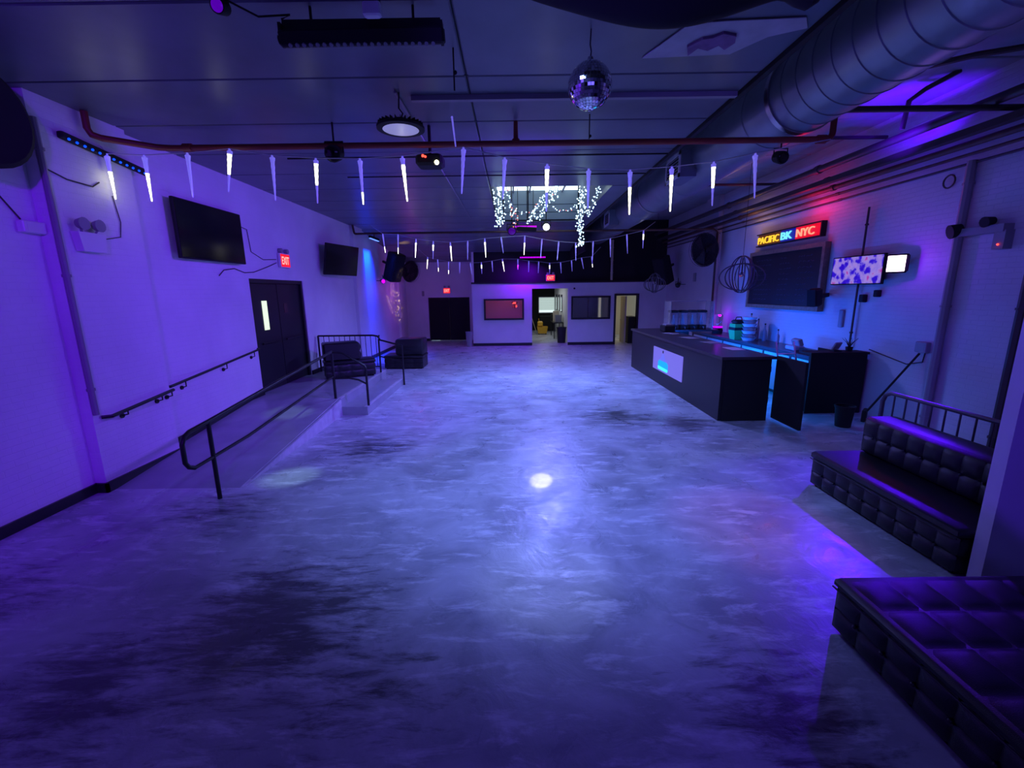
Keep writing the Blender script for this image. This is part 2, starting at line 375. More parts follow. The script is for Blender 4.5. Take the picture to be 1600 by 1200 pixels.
def lettering(name, txt, size, m, parent, org, xdir, ydir, width=None, depth=.006, bold=0.0, height=None):
    me = text_mesh(txt, size, depth, bold); X = Vector(xdir); Y = Vector(ydir); Z = X.cross(Y)
    xs = [v.co.x for v in me.vertices]; ys = [v.co.y for v in me.vertices]
    sx = width / (max(xs) - min(xs)) if width else 1; sy = height / (max(ys) - min(ys)) if height else 1
    x0, y0 = min(xs), min(ys); o3 = Vector(org)
    for v in me.vertices: v.co = o3 + X * ((v.co.x - x0) * sx) + Y * ((v.co.y - y0) * sy) + Z * v.co.z
    me.materials.clear(); me.materials.append(M[m])
    top = parent
    while top.parent: top = top.parent
    me.transform(Matrix.Translation(-top.location))
    o = bpy.data.objects.new(name, me); COL.objects.link(o); o.parent = parent; return o

# ================================================================== SETTING
CZ, BZ, XE = 4.35, 5.1, 2.45      # low ceiling, raised bay, edge between them
S(B((-5.6, -4.2, -.2), (7.0, 30.5, 0)), 'floor', 'floor')
# --- ceilings with individual panels
ceil = S(B((-5.3, -4.2, CZ + .06), (-.42, 21.6, CZ + .12)).box((-.42, -4.2, CZ + .06), (2.04, 9.5, CZ + .12))
         .box((2.04, -4.2, CZ + .06), (XE, 21.6, CZ + .12)).box((-.42, 14.18, CZ + .06), (2.04, 21.6, CZ + .12))
         .box((2.04, 9.5, CZ), (XE, 14.18, CZ + .06)), 'ceiling', 'ceil')
cols = [(-5.3, -.42), (-.42, XE)]
pan = {}
for r in range(-7, 15):
    y0 = 4.82 + 1.17 * r
    for c, (x0, x1) in enumerate(cols):
        if c == 1 and 4 <= r <= 7: continue
        if c not in pan:
            W = x1 - x0 - .012
            pan[c] = MB().obox((0, 0, 0), (W, 1.155, .05), bev=.012).build('ceiling_panel', 'ceil', ceil); o = pan[c]
        else: o = copy_part(pan[c], ceil)
        o.location = ((x0 + x1) / 2, y0 + .585, CZ + .027)
        if y0 > 15.3: o.location.z -= (y0 + .585 - 15.35) * .115; o.rotation_euler = (-math.atan(.115), 0, 0)
bay = S(B((XE, -4.2, BZ + .04), (6.8, 21.6, BZ + .1)), 'ceiling_bay', 'tin')
p0 = None
for r in range(-2, 10):
    for c in range(3):
        if p0 is None: p0 = MB().obox((0, 0, 0), (1.33, 2.0, .04), bev=.012).build('ceiling_panel', 'tin', bay); o = p0
        else: o = copy_part(p0, bay)
        o.location = (XE + .71 + 1.35 * c, 1.2 + 2.03 * r, BZ + .02)
S(B((XE - .02, -4.2, CZ + .12), (XE + .06, 21.6, BZ + .1)).box((XE - .0, -4.2, CZ - .03), (XE + .06, 15.4, CZ + .12)).box((XE - .0, 15.4, 3.6), (XE + .06, 19.3, CZ + .12)), 'trim_bay_edge', 'dull')
# --- skylight shaft
sk = S(MB().box((-.50, 9.42, CZ + .06), (-.42, 14.26, 5.3)).box((2.04, 9.42, CZ + .12), (2.12, 14.26, 5.3))
       .box((-.42, 9.42, CZ + .12), (2.04, 9.5, 5.3)).box((-.42, 14.18, CZ + .06), (2.04, 14.26, 5.3)), 'window_skylight', 'shaft')
for i in range(5):
    for j in range(6):
        x0 = -.42 + i * .492; y0 = 9.5 + j * .78
        if j >= 4: B((x0 + .02, y0 + .02, 5.25), (x0 + .472, y0 + .76, 5.27)).build('pane', 'e_sky', sk)
        else: B((x0 + .005, y0 + .005, 5.25), (x0 + .487, y0 + .775, 5.27)).build('light_block_board', 'shaft', sk)  # unseen boards added to cut the light coming from the skylight
for i in range(1, 5): B((-.42 + i * .492 - .02, 9.5, 5.2), (-.42 + i * .492 + .02, 14.18, 5.28)).build('mullion', 'grey', sk)
for j in range(1, 6): B((-.42, 9.5 + j * .78 - .02, 5.2), (2.04, 9.5 + j * .78 + .02, 5.28)).build('mullion', 'grey', sk)
B((-.5, 9.4, 5.28), (2.12, 14.3, 5.32)).build('cover', 'white', sk)
# painted boards lining the far wall of the shaft
for k in range(3):
    B((-.41, 14.15, 4.42 + k * .22), (2.03, 14.175, 4.42 + k * .22 + .20)).build('lining_board', 'shaft', sk)
# --- left wall
wl = S(MB().box((-5.3, -4.2, 0), (-5.01, 4.93, CZ + .1)).box((-5.3, 4.93, 0), (-4.88, 6.12, CZ + .1))
       .box((-5.3, 6.12, 0), (-5.0, 8.62, CZ + .1)).box((-5.3, 8.62, 2.6), (-5.0, 10.82, CZ + .1))
       .box((-5.3, 10.82, 0), (-5.0, 14.3, CZ + .1)).box((-5.3, 14.3, 0), (-4.9, 15.2, CZ + .1)).box((-5.3, 15.2, 0), (-5.0, 19.6, CZ + .1))
       .box((-5.3, 19.6, 0), (-4.9, 20.4, CZ + .1)).box((-5.3, 20.4, 0), (-5.0, 21.6, CZ + .1)), 'wall_left', 'wall')
S(MB().box((-5.01, -4.2, 0), (-4.98, 4.93, .115)).box((-5.01, 4.9, 0), (-4.85, 4.93, .115)).box((-4.88, 4.9, 0), (-4.85, 6.14, .12)), 'baseboard_left', 'black')
def rampz(y): return max(0.0, min(.33, .33 * (y - 5.0) / 3.2))
S(MB().add([(-5, 6.12, .0), (-4.97, 6.12, .0), (-4.97, 6.12, .22), (-5, 6.12, .22), (-5, 8.62, .0), (-4.97, 8.62, .0), (-4.97, 8.62, .45), (-5, 8.62, .45)],
       [(3, 2, 1, 0), (4, 5, 6, 7), (0, 1, 5, 4), (1, 2, 6, 5), (2, 3, 7, 6), (3, 0, 4, 7)]).box((-5, 10.82, 0), (-4.97, 14.3, .43)).box((-4.9, 14.3, 0), (-4.87, 15.2, .12)).box((-5, 15.2, 0), (-4.97, 21.3, .12)), 'baseboard_ramp', 'black')
# --- right wall (behind the bar)
S(MB().box((6.5, -4.2, 0), (6.8, 14.3, BZ + .1)).box((6.36, 14.3, 0), (6.8, 15.2, BZ + .1)).box((6.5, 15.2, 0), (6.8, 21.6, BZ + .1)), 'wall_right', 'wallr')
S(MB().box((3.58, 3.02, 0), (6.5, 3.12, BZ)), 'wall_stub', 'plaster')
# --- wall behind the camera
S(B((-5.3, -4.4, 0), (6.8, -4.2, BZ + .1)), 'wall_rear', 'dull')
# --- far walls
S(MB().box((-5.3, 21.3, 0), (-3.98, 21.5, CZ + .1)).box((-3.98, 21.3, 2.05), (-2.02, 21.5, CZ + .1)).box((-2.02, 21.3, 0), (-1.6, 21.5, CZ + .1)), 'wall_back', 'plaster')
S(MB().box((-5, 21.27, 0), (-3.98, 21.3, .12)), 'baseboard_back', 'black')
PX = [(-1.69, 0, 0, 0)]
def wall_with_holes(x0, x1, z1, y0, y1, holes):
    m = MB(); x = x0
    for (a, b, c, d) in holes:
        m.box((x, y0, 0), (a, y1, z1))
        if c > 0: m.box((a, y0, 0), (b, y1, c))
        if d < z1: m.box((a, y0, d), (b, y1, z1))
        x = b
    return m.box((x, y0, 0), (x1, y1, z1))
S(wall_with_holes(-1.69, 6.5, 2.61, 19.0, 19.14, [(-1.16, .46, 1.14, 1.95), (.84, 2.37, 0, 2.39), (2.54, 4.12, 1.13, 2.02), (4.40, 5.28, 0, 2.06)]), 'wall_partition', 'plaster')
S(MB().box((-1.71, 18.97, 2.61), (6.5, 19.2, 2.68)), 'trim_partition_cap', 'black')
S(MB().box((-1.69, 18.97, 0), (.84, 19.0, .12)).box((2.37, 18.97, 0), (4.33, 19.0, .12)), 'baseboard_partition', 'black')
S(MB().box((-1.6, 19.2, 2.68), (XE, 19.35, CZ + .05)).box((XE, 19.2, 2.68), (6.5, 19.35, BZ + .03)), 'wall_upper_black', 'dull')
S(MB().box((-1.69, 19.14, 0), (-1.6, 21.3, CZ)), 'wall_return', 'plaster')
S(MB().box((-1.6, 19.2, 2.6), (6.5, 30.2, 2.66)), 'ceiling_rooms', 'plaster')
S(MB().box((-1.6, 21.1, 0), (.62, 21.2, 2.6)).box((.62, 19.14, 0), (.72, 26.6, 2.6)), 'wall_red_room', 'plaster')
S(MB().box((2.50, 19.14, 0), (2.60, 26.6, 2.6)).box((2.60, 21.4, 0), (4.1, 21.5, 2.6)), 'wall_corridor', 'plaster')
S(MB().box((4.24, 19.14, 0), (4.34, 23.4, 2.6)).box((4.34, 23.3, 0), (6.5, 23.4, 2.6)), 'wall_side_room', 'beige')
S(MB().box((.6, 26.5, 0), (1.55, 26.7, 2.6)).box((1.55, 26.5, 0), (2.6, 26.7, 1.0)).box((1.55, 26.5, 1.95), (2.6, 26.7, 2.6)), 'wall_corridor_end', 'dull')
# far corridor window with blind
wn = S(MB().box((1.55, 26.52, 1.0), (2.5, 26.6, 1.04)).box((1.55, 26.52, 1.91), (2.5, 26.6, 1.95)).box((1.55, 26.52, 1.0), (1.59, 26.6, 1.95)), 'window_1', 'white')
for k in range(7): B((1.6, 26.62, 1.18 + k * .105), (2.5, 26.64, 1.18 + k * .105 + .095)).build('blind_slat', 'blind', wn)
B((1.6, 26.65, 1.04), (2.5, 26.66, 1.93)).build('pane', 'e_win', wn)
# partition windows
def pwin(name, x0, x1, z0, z1):
    f = S(MB().box((x0 - .04, 18.96, z0 - .04), (x1 + .04, 19.16, z0 + .03)).box((x0 - .04, 18.96, z1 - .03), (x1 + .04, 19.16, z1 + .04))
          .box((x0 - .04, 18.96, z0 + .03), (x0 + .03, 19.16, z1 - .03)).box((x1 - .03, 18.96, z0 + .03), (x1 + .04, 19.16, z1 - .03)), name, 'black')
    B((x0 + .03, 19.06, z0 + .03), (x1 - .03, 19.07, z1 - .03)).build('pane', 'glass', f); return f
pwin('window_2', -1.16, .46, 1.14, 1.95); pwin('window_3', 2.54, 4.12, 1.13, 2.02)
S(MB().box((4.32, 18.96, 0), (4.40, 19.16, 2.14)).box((5.28, 18.96, 0), (5.36, 19.16, 2.14)).box((4.40, 18.96, 2.06), (5.28, 19.16, 2.14)), 'trim_side_doorway', 'black')
d = S(B((4.86, 19.25, 0.01), (4.91, 20.1, 2.03)), 'door_3', 'beige'); MB().ball((4.84, 20.0, 1.0), .03, 6).build('door_handle', 'steel', d)
# left wall double exit door
d1 = S(MB().box((-5.12, 8.62, .33), (-5.02, 8.70, 2.6)).box((-5.12, 10.74, .33), (-5.02, 10.82, 2.6)).box((-5.12, 8.70, 2.52), (-5.02, 10.74, 2.6)).box((-5.28, 8.62, .33), (-5.12, 10.82, 2.6)), 'door_1', 'black')
l1 = B((-5.12, 8.71, .34), (-5.07, 9.71, 2.51)).build('door_leaf', 'black', d1)
B((-5.072, 9.08, 1.58), (-5.062, 9.26, 2.17)).build('glass_slit', 'e_slit', l1); T([(-5.03, 8.9, 1.32), (-5.03, 9.6, 1.32)], .016).build('push_bar', 'railm', l1)
l2 = B((-5.12, 9.73, .34), (-5.07, 10.73, 2.51)).build('door_leaf', 'black', d1)
B((-5.072, 9.95, 1.9), (-5.064, 10.09, 2.1)).build('warning_sticker', 'rust', l2); T([(-5.03, 9.85, 1.32), (-5.03, 10.6, 1.32)], .016).build('push_bar', 'railm', l2)
# far double doors
d2 = S(MB().box((-3.98, 21.34, 0), (-3.94, 21.5, 2.05)).box((-2.06, 21.34, 0), (-2.02, 21.5, 2.05)).box((-3.94, 21.34, 2.01), (-2.06, 21.5, 2.05)), 'door_2', 'black')
B((-3.94, 21.36, .03), (-3.01, 21.41, 2.01)).build('door_leaf', 'dull', d2); B((-2.99, 21.36, .03), (-2.06, 21.41, 2.01)).build('door_leaf', 'dull', d2)
B((-3.01, 21.40, .03), (-2.99, 21.42, 2.01)).build('door_gap', 'beige', d2); B((-3.5, 21.41, .005), (-2.06, 21.43, .028)).build('threshold', 'beige', d2)
# --- ramp, platform, step
S(MB().add([(-5, 5.0, 0), (-3.3, 5.0, 0), (-3.3, 8.2, 0), (-5, 8.2, 0), (-3.3, 8.2, .33), (-5, 8.2, .33)], [(0, 1, 4, 5), (1, 2, 4), (0, 5, 3), (3, 2, 1, 0), (2, 3, 5, 4)]), 'floor_ramp', 'concrete')
S(MB().box((-5, 8.2, 0), (-3.3, 11.3, .33)).box((-5.3, 8.62, 0), (-5.0, 10.82, .33)), 'floor_platform', 'concrete')
S(MB().box((-3.3, 8.2, 0), (-2.8, 11.05, .165)), 'floor_step', 'concrete')
S(MB().add([(-3.34, 5.0, .002), (-3.29, 5.0, .002), (-3.29, 8.2, .30), (-3.34, 8.2, .335), (-3.34, 8.2, .33), (-3.29, 8.2, .0)], [(0, 1, 2, 3), (1, 5, 2)]).box((-3.36, 8.2, .33), (-3.29, 11.3, .336)).box((-2.86, 8.19, .165), (-2.79, 11.06, .171)), 'trim_step_edge', 'edge')

# ================================================================== LARGE OBJECTS
# --- ventilation duct in the raised bay
DX, DZ, DR = 3.54, 4.60, .45
t = thing('air_duct', 'big round galvanised ventilation duct running the length of the room under the ceiling', 'duct', (DX, -4.0, DZ))
for a, b in [(-4.0, -1.0), (-1.0, 2.0), (2.0, 4.2), (4.2, 5.9), (5.9, 8.6), (8.6, 11.5), (11.5, 14.5), (14.5, 19.1)]:
    MB().lathe((DX, 0, DZ), [(DR, a), (DR, b)], 48, 'Y').build('duct_section', 'duct', t)
for k in range(34):
    y = -2.2 + .27 * k if k < 30 else 6.5 + (k - 30) * 3
    MB().lathe((DX, 0, DZ), [(DR + .0005, y - .010), (DR + .009, y - .004), (DR + .009, y + .004), (DR + .0005, y + .010)], 48, 'Y').build('seam_ring', 'duct', t)
for y in (5.9, 11.5, 16.0):
    MB().lathe((DX, 0, DZ), [(DR + .002, y - .04), (DR + .02, y - .04), (DR + .02, y + .04), (DR + .002, y + .04)], 40, 'Y').build('strap', 'steel', t)
    T([(DX - .2, y, DZ + .42), (DX - .2, y, BZ)], .006, 5).build('hanger_rod', 'steel', t)
def grille(y, lab):
    g = thing('duct_grille', lab, 'vent', (2.95, y, 4.4), 'square grilles on the side of the round duct')
    y0, y1, z0, z1 = y - .36, y + .36, 4.20, 4.62
    MB().box((2.92, y0, z0), (3.2, y1, z1)).build('collar', 'duct', g)
    MB().box((2.90, y0, z0), (2.92, y1, z0 + .06)).box((2.90, y0, z1 - .06), (2.92, y1, z1)).box((2.90, y0, z0), (2.92, y0 + .06, z1)).box((2.90, y1 - .06, z0), (2.92, y1, z1)).build('frame', 'white', g)
    for k in range(6): MB().box((2.905, y0 + .06, z0 + .08 + k * .05), (2.919, y1 - .06, z0 + .09 + k * .05)).build('louvre', 'grey', g)
    B((2.9195, y0 + .05, z0 + .05), (2.9215, y1 - .05, z1 - .05)).build('core', 'dull', g)
grille(8.55, 'white framed square air grille on the duct, nearer one'); grille(14.2, 'white framed square air grille on the duct, farther one')

# --- sofas
def sofa(loc, length, rz, label, back=True, depth=.92, seat=.42, backh=.86, bt=.36):
    """local: front face at x=0 looking -x, runs along +y, depth +x"""
    t = thing('tufted_sofa', label, 'sofa', loc); t.rotation_euler = (0, 0, rz)
    L = length; n = max(3, round(L / .2)); o = Vector(loc)
    def bl(mb, name, m, par=t):
        me = bpy.data.meshes.new(name); me.from_pydata(mb.v, [], mb.f); me.update(); me.materials.append(M[m])
        for p in me.polygons: p.use_smooth = mb.sm
        try: me.set_sharp_from_angle(angle=math.radians(45))
        except Exception: pass
        q = bpy.data.objects.new(name, me); COL.objects.link(q); q.parent = par; return q
    mb = MB().box((.03, .02, .03), (depth - .02, L - .02, seat - .09))
    mb.tuft((.03, L - .02, .03), (0, -1, 0), (0, 0, 1), (-1, 0, 0), L - .04, seat - .13, n, 2, .028)
    mb.tuft((.03, .02, .03), (1, 0, 0), (0, 0, 1), (0, -1, 0), depth - .05, seat - .13, 4, 2, .02)
    mb.tuft((depth - .02, L - .02, .03), (-1, 0, 0), (0, 0, 1), (0, 1, 0), depth - .05, seat - .13, 4, 2, .02)
    base = bl(mb, 'base', 'leather')
    for k in range(1, n): bl(MB().ball((.018, L * k / n, .03 + (seat - .13) / 2), .012, 5), 'button', 'leather', base)
    st = MB().obox((depth / 2, L / 2, seat - .045), (depth, L, .085), bev=.022)
    if not back:
        st = MB().obox((depth / 2, L / 2, seat - .06), (depth, L, .065), bev=.022)
        st.tuft((.06, .06, seat - .028), (1, 0, 0), (0, 1, 0), (0, 0, 1), depth - .12, L - .12, max(2, round(depth / .3)), max(2, round(L / .3)), .02, 8)
    seatc = bl(st, 'seat_cushion', 'leather')
    bl(MB().tube([(-.004, .02, seat - .088), (-.004, L - .02, seat - .088)], .006, 6), 'piping', 'leather', seatc)
    if back:
        x0 = depth - bt - .04
        bk = MB().obox((depth - bt / 2 - .01, L / 2, (seat + backh) / 2 - .01), (bt, L - .04, backh - seat - .02), bev=.03)
        bk.tuft((x0 + .03, L - .05, seat + .02), (0, -1, 0), (0, 0, 1), (-1, 0, 0), L - .1, backh - seat - .07, n, 2, .035)
        b = bl(bk, 'backrest', 'leather')
        for k in range(1, n): bl(MB().ball((x0 + .02, L * k / n, seat + .02 + (backh - seat - .07) / 2), .012, 5), 'button', 'leather', b)
    for (x, y) in ((.08, .08), (.08, L - .08), (depth - .1, .08), (depth - .1, L - .08)):
        bl(MB().cyl((x, y, 0), (x, y, .035), .025, n=8), 'leg', 'dull')
    return t
sofa((3.50, 3.15, 0), 1.79, 0, 'long black tufted sofa with backrest beside the white wall end on the right')
sofa((2.14, .55, 0), 2.10, 0, 'black tufted daybed cut off by the bottom right corner of the frame', back=False, depth=1.35)
sofa((-3.56, 11.05, .33), .52, math.radians(208), 'black tufted armchair on the raised platform by the door', depth=1.16, bt=.80)
sofa((-3.95, 13.35, 0), .80, 0, 'black tufted armchair standing on the floor past the steps', depth=1.22, backh=.93, bt=.82)

# --- bar
bar = thing('bar_counter', 'black L-shaped bar counter with a lit poster on its front', 'bar', (4.0, 10.4, 0))
MB().box((3.62, 7.55, 0), (3.68, 13.35, 1.10)).build('front_panel', 'black', bar)
MB().box((3.68, 7.52, 0), (4.46, 7.58, 1.10)).build('end_panel', 'dull', bar)
MB().box((3.68, 13.30, 0), (5.3, 13.36, 1.10)).build('far_panel', 'black', bar)
MB().box((3.58, 7.48, 1.10), (4.52, 13.40, 1.15)).build('worktop', 'counter', bar)
MB().box((4.44, 7.60, 0.1), (4.48, 13.2, .9)).build('inner_panel', 'inner', bar)
MB().box((4.52, 12.7, 1.10), (5.9, 13.40, 1.15)).build('far_worktop', 'counter', bar)
MB().box((4.48, 8.3, .82), (4.92, 12.6, .86)).build('speed_rail', 'inner', bar)
MB().box((3.7, 7.6, .5), (4.44, 13.2, .53)).build('shelf', 'dull', bar)
g = thing('bar_gate', 'black hinged gate panel standing open at the bar end', 'gate', (4.52, 7.62, 0))
pA, pB = Vector((4.60, 7.62, 0)), Vector((4.60, 6.84, 0)); dv = (pB - pA).normalized(); nn = Vector((-dv.y, dv.x, 0)) * .045
MB().poly([pA + Vector((0, 0, .03)), pB + Vector((0, 0, .03)), pB + nn + Vector((0, 0, .03)), pA + nn + Vector((0, 0, .03))], (0, 0, 1.11)).build('gate_panel', 'dull', g)
for z in (.3, .85): T([(4.53, 7.65, z), (4.53, 7.65, z + .1)], .014).build('hinge', 'steel', g)
rear = thing('back_counter', 'long dark back counter against the right wall under the chalkboard', 'counter', (6.1, 10.6, 0))
MB().box((5.42, 7.95, 0), (6.44, 8.01, 1.10)).build('end_panel', 'dull', rear)
MB().box((5.76, 8.01, .06), (6.44, 14.2, .94)).build('body', 'black', rear)
MB().box((5.72, 8.01, .95), (6.47, 14.2, 1.0)).build('worktop', 'counter', rear)
MB().box((5.40, 7.93, 1.10), (6.46, 8.25, 1.14)).build('raised_ledge', 'dull', rear)
for k in range(6): 
    dd = B((5.745, 8.1 + k, .1), (5.76, 9.02 + k, .9)).build('door', 'inner', rear)
    T([(5.73, 8.9 + k, .5), (5.73, 8.9 + k, .65)], .008, 6).build('handle', 'steel', dd)
# lit poster on the bar front
ps = thing('flask_poster', 'white glowing poster with a cyan flask on the bar front', 'poster', (3.61, 10.2, .6))
MB().box((3.60, 9.28, .34), (3.618, 11.22, .89)).build('panel', 'e_poster', ps)
def yzp(pts, x0=3.596, d=.004): return MB().poly([(x0, y, z) for y, z in pts], (d, 0, 0))
yzp([(10.78, .385), (10.16, .385), (10.12, .42), (10.12, .56), (10.20, .61), (10.74, .61), (10.82, .56), (10.82, .42)]).build('flask_liquid', 'e_flask', ps)
yzp([(10.78, .385), (10.16, .385), (10.13, .41), (10.13, .45), (10.81, .46), (10.81, .41)], 3.592).build('flask_glow', 'e_flask2', ps)
yzp([(10.74, .61), (10.20, .61), (10.36, .69), (10.42, .78), (10.56, .78), (10.60, .69)], 3.594).build('flask_neck', mat('flask_neck_print', (.1, .1, .3), emit=(.14, .16, .80), es=.8), ps)
MB().lathe((3.593, 10.49, .83), [(.0001, 0), (.035, 0), (.035, .004), (.0001, .004)], 12, 'X').build('emblem', 'dull', ps)

# --- chalkboard and neon sign
cb = thing('chalkboard', 'large wood-framed chalkboard menu on the right wall behind the bar', 'chalkboard', (6.45, 10.8, 2.5))
MB().box((6.40, 9.42, 1.88), (6.47, 12.18, 3.13)).build('slate', 'chalk', cb)
MB().box((6.37, 9.35, 1.80), (6.49, 12.25, 1.89)).box((6.37, 9.35, 3.12), (6.49, 12.25, 3.21)).box((6.37, 9.35, 1.89), (6.49, 9.43, 3.12)).box((6.37, 12.17, 1.89), (6.49, 12.25, 3.12)).build('frame', 'wood', cb)
ck = MB(); rnd = random.Random(3)
for row in range(9):
    z = 2.98 - row * .12
    for cx, wd in ((11.95, .9), (10.9, .5), (10.2, .6)):
        y = cx; 
        while y > cx - wd * rnd.uniform(.5, 1):
            l = rnd.uniform(.04, .12); pts = [(6.398, y - l * q / 5, z + rnd.uniform(-.018, .018)) for q in range(6)]
            ck.tube(pts, .0035, 3); y -= l + .04
ck.build('chalk_marks', 'chalkl', cb, smooth=False, kind='stuff')
B((6.385, 9.46, 1.93), (6.40, 9.55, 2.03)).build('tag', 'grey', cb)
ns = thing('neon_sign', 'glowing PACIFIC BK NYC neon sign in yellow, blue and red above the chalkboard', 'sign', (6.45, 10.8, 3.5))
MB().box((6.42, 11.02, 3.36), (6.49, 12.0, 3.62)).build('yellow_backing', 'yelbox', ns)
MB().box((6.42, 10.46, 3.36), (6.49, 11.02, 3.62)).build('blue_backing', 'e_blubox', ns)
MB().box((6.42, 9.58, 3.36), (6.49, 10.46, 3.62)).build('red_backing', 'e_redbox', ns)
MB().box((6.38, 9.55, 3.62), (6.49, 12.02, 3.645)).box((6.38, 9.55, 3.335), (6.49, 12.02, 3.36)).box((6.38, 9.55, 3.36), (6.49, 9.58, 3.62)).build('case', 'dull', ns)
lettering('lettering', 'PACIFIC', .2, 'e_yel', ns, (6.40, 11.97, 3.40), (0, -1, 0), (0, 0, 1), .90, .012, 0, .165)
lettering('lettering', 'BK', .2, 'e_cyan', ns, (6.40, 10.98, 3.405), (0, -1, 0), (0, 0, 1), .42, .012, .002, .17)
lettering('lettering', 'NYC', .2, 'e_red', ns, (6.40, 10.40, 3.405), (0, -1, 0), (0, 0, 1), .60, .012, .001, .17)
light('neon_red_spill', 'POINT', (6.05, 9.75, 3.95), None, (1, .0, .08), 13, .15)
light('neon_amber_spill', 'POINT', (6.0, 12.0, 4.05), None, (1, .5, .15), 5, .15)

# --- red sprinkler pipes crossing the room
def arc(c, r, a0, a1, plane, n=6):
    out = []
    for i in range(n + 1):
        a = a0 + (a1 - a0) * i / n; u, v = r * math.cos(a), r * math.sin(a)
        out.append({'xz': (c[0] + u, c[1], c[2] + v), 'yz': (c[0], c[1] + u, c[2] + v), 'xy': (c[0] + u, c[1] + v, c[2])}[plane])
    return out
sp = thing('sprinkler_pipe', 'red sprinkler pipe crossing the room nearest the camera', 'pipe', (0, 5.97, 4.09), 'red sprinkler pipes')
T([(-4.80, 5.50, CZ - .005), (-4.80, 5.50, 4.17), (-4.78, 5.52, 4.11), (-4.72, 5.58, 4.09), (-4.35, 5.93, 4.09), (-4.2, 5.97, 4.09), (3.9, 5.97, 4.09)] + arc((3.90, 5.97, 4.17), .08, -PI / 2, 0, 'xz') + [(3.98, 5.97, 4.40)], .036, 10).build('pipe', 'red', sp)
for x in (-4.0, 3.85): MB().lathe((x, 5.97, 4.09), [(.036, -.05), (.052, -.05), (.052, .05), (.036, .05)], 12, 'X').build('coupling', 'red', sp)
MB().cyl((.07, 5.97, 4.12), (.07, 5.97, 4.34), .032, .026, 10).cyl((.07, 5.97, 4.10), (.07, 5.97, 4.14), .06, .045, 10).build('tee', 'red', sp)
T([(3.98, 5.97, 4.42), (6.3, 5.97, 4.42)], .036, 10).build('branch', 'pipe', sp)
sp2 = thing('sprinkler_pipe', 'thin dark red sprinkler pipe crossing beyond the skylight', 'pipe', (0, 14.2, 4.08), 'red sprinkler pipes')
T([(-4.85, 14.2, CZ - .01), (-4.82, 14.2, 4.14)] + arc((-4.76, 14.2, 4.14), .06, PI, 1.5 * PI, 'xz') + [(6.2, 14.2, 4.08), (6.32, 14.2, 4.0), (6.32, 14.2, 1.2)], .032, 8).build('pipe', 'rust', sp2)
# --- pipes running along the right wall below the bay
pl = [('thick black iron pipe running lengthwise above the right wall, highest of the bundle', 5.95, 4.52, .062, 'pipe'),
      ('dark iron pipe second from the top of the right wall bundle', 6.15, 4.32, .052, 'pipe'),
      ('rusty pipe in the middle of the right wall bundle', 6.28, 4.19, .045, 'rust'),
      ('thin rusty conduit under the middle pipe of the right wall bundle', 6.38, 4.08, .022, 'rust'),
      ('thin black conduit lowest along the right wall bundle', 6.44, 3.97, .018, 'pipe')]
for lab, x, z, r, m in pl:
    p = thing('ceiling_pipe', lab, 'pipe', (x, 8, z), 'pipes running along the right wall')
    T([(x, -4.1, z), (x, 19.1, z)], r, 10).build('pipe', m, p)
    for y in (2.4, 5.4, 9.2, 12.8): MB().lathe((x, y, z), [(r, -.05), (r * 1.3, -.05), (r * 1.3, .05), (r, .05)], 10, 'Y').build('coupling', m, p)
MB().box((6.0, -4.0, 4.235), (6.12, 19.0, 4.26)).box((6.0, -4.0, 4.26), (6.01, 19.0, 4.32)).build('cable_tray', 'pipe', loc=(6.06, 8, 4.23), **tg('narrow dark cable tray between the pipes above the right wall', 'cable tray'))
p = thing('bent_pipe', 'dark pipe bent in a loop below the bay ceiling at upper right', 'pipe', (5.6, 6.2, 4.9))
T([(4.7, 6.6, 4.98), (5.5, 5.9, 4.96), (6.15, 5.5, 4.92), (6.2, 5.5, 4.6), (6.2, 5.5, 4.35)], .035, 8).build('pipe', 'pipe', p)
MB().ball((5.1, 6.25, 4.99), .09, 6).build('junction', 'dull', p)
p = thing('bent_pipe', 'dark riser pipe dropping from the bay ceiling onto the top pipe', 'pipe', (5.7, 6.9, 4.8))
T([(6.0, 6.6, BZ), (5.7, 6.75, 4.94), (5.62, 6.9, 4.85), (5.62, 6.95, 4.5)], .032, 8).build('pipe', 'pipe', p)
for y, a in ((8.2, 4.78), (11.2, 4.7)):
    T([(4.1, y, a), (6.4, y, a)], .03, 8).build('cross_pipe', 'pipe', loc=(5.2, y, a), **tg('dark cross pipe under the bay ceiling beside the duct, %s one' % ('nearer' if y < 9 else 'farther'), 'pipe', 'cross pipes under the bay'))
# conduit and batten on the low ceiling
T([(-1.19, 5.1, CZ - .015), (-1.15, 13.2, CZ - .015)], .014, 6).build('ceiling_conduit', 'wallpipe', loc=(-1.17, 9, CZ - .015), **tg('thin pale conduit running lengthwise along the grey ceiling', 'conduit'))
B((-1.05, 5.22, CZ - .05), (2.42, 5.28, CZ)).build('ceiling_batten', 'wallpipe', loc=(.7, 5.25, CZ - .02), **tg('straight batten across the ceiling beyond the mirror ball', 'batten'))
for y in (7.3, 8.45):
    T([(-2.9 if y > 8 else -3.4, y, CZ - .03), (2.4, y, CZ - .03)], .012, 6).build('ceiling_cable', 'dull', loc=(0, y, CZ - .03), **tg('thin black cable across the ceiling, the %s one' % ('one nearer the projector' if y < 8 else 'one farther from the projector'), 'cable'))
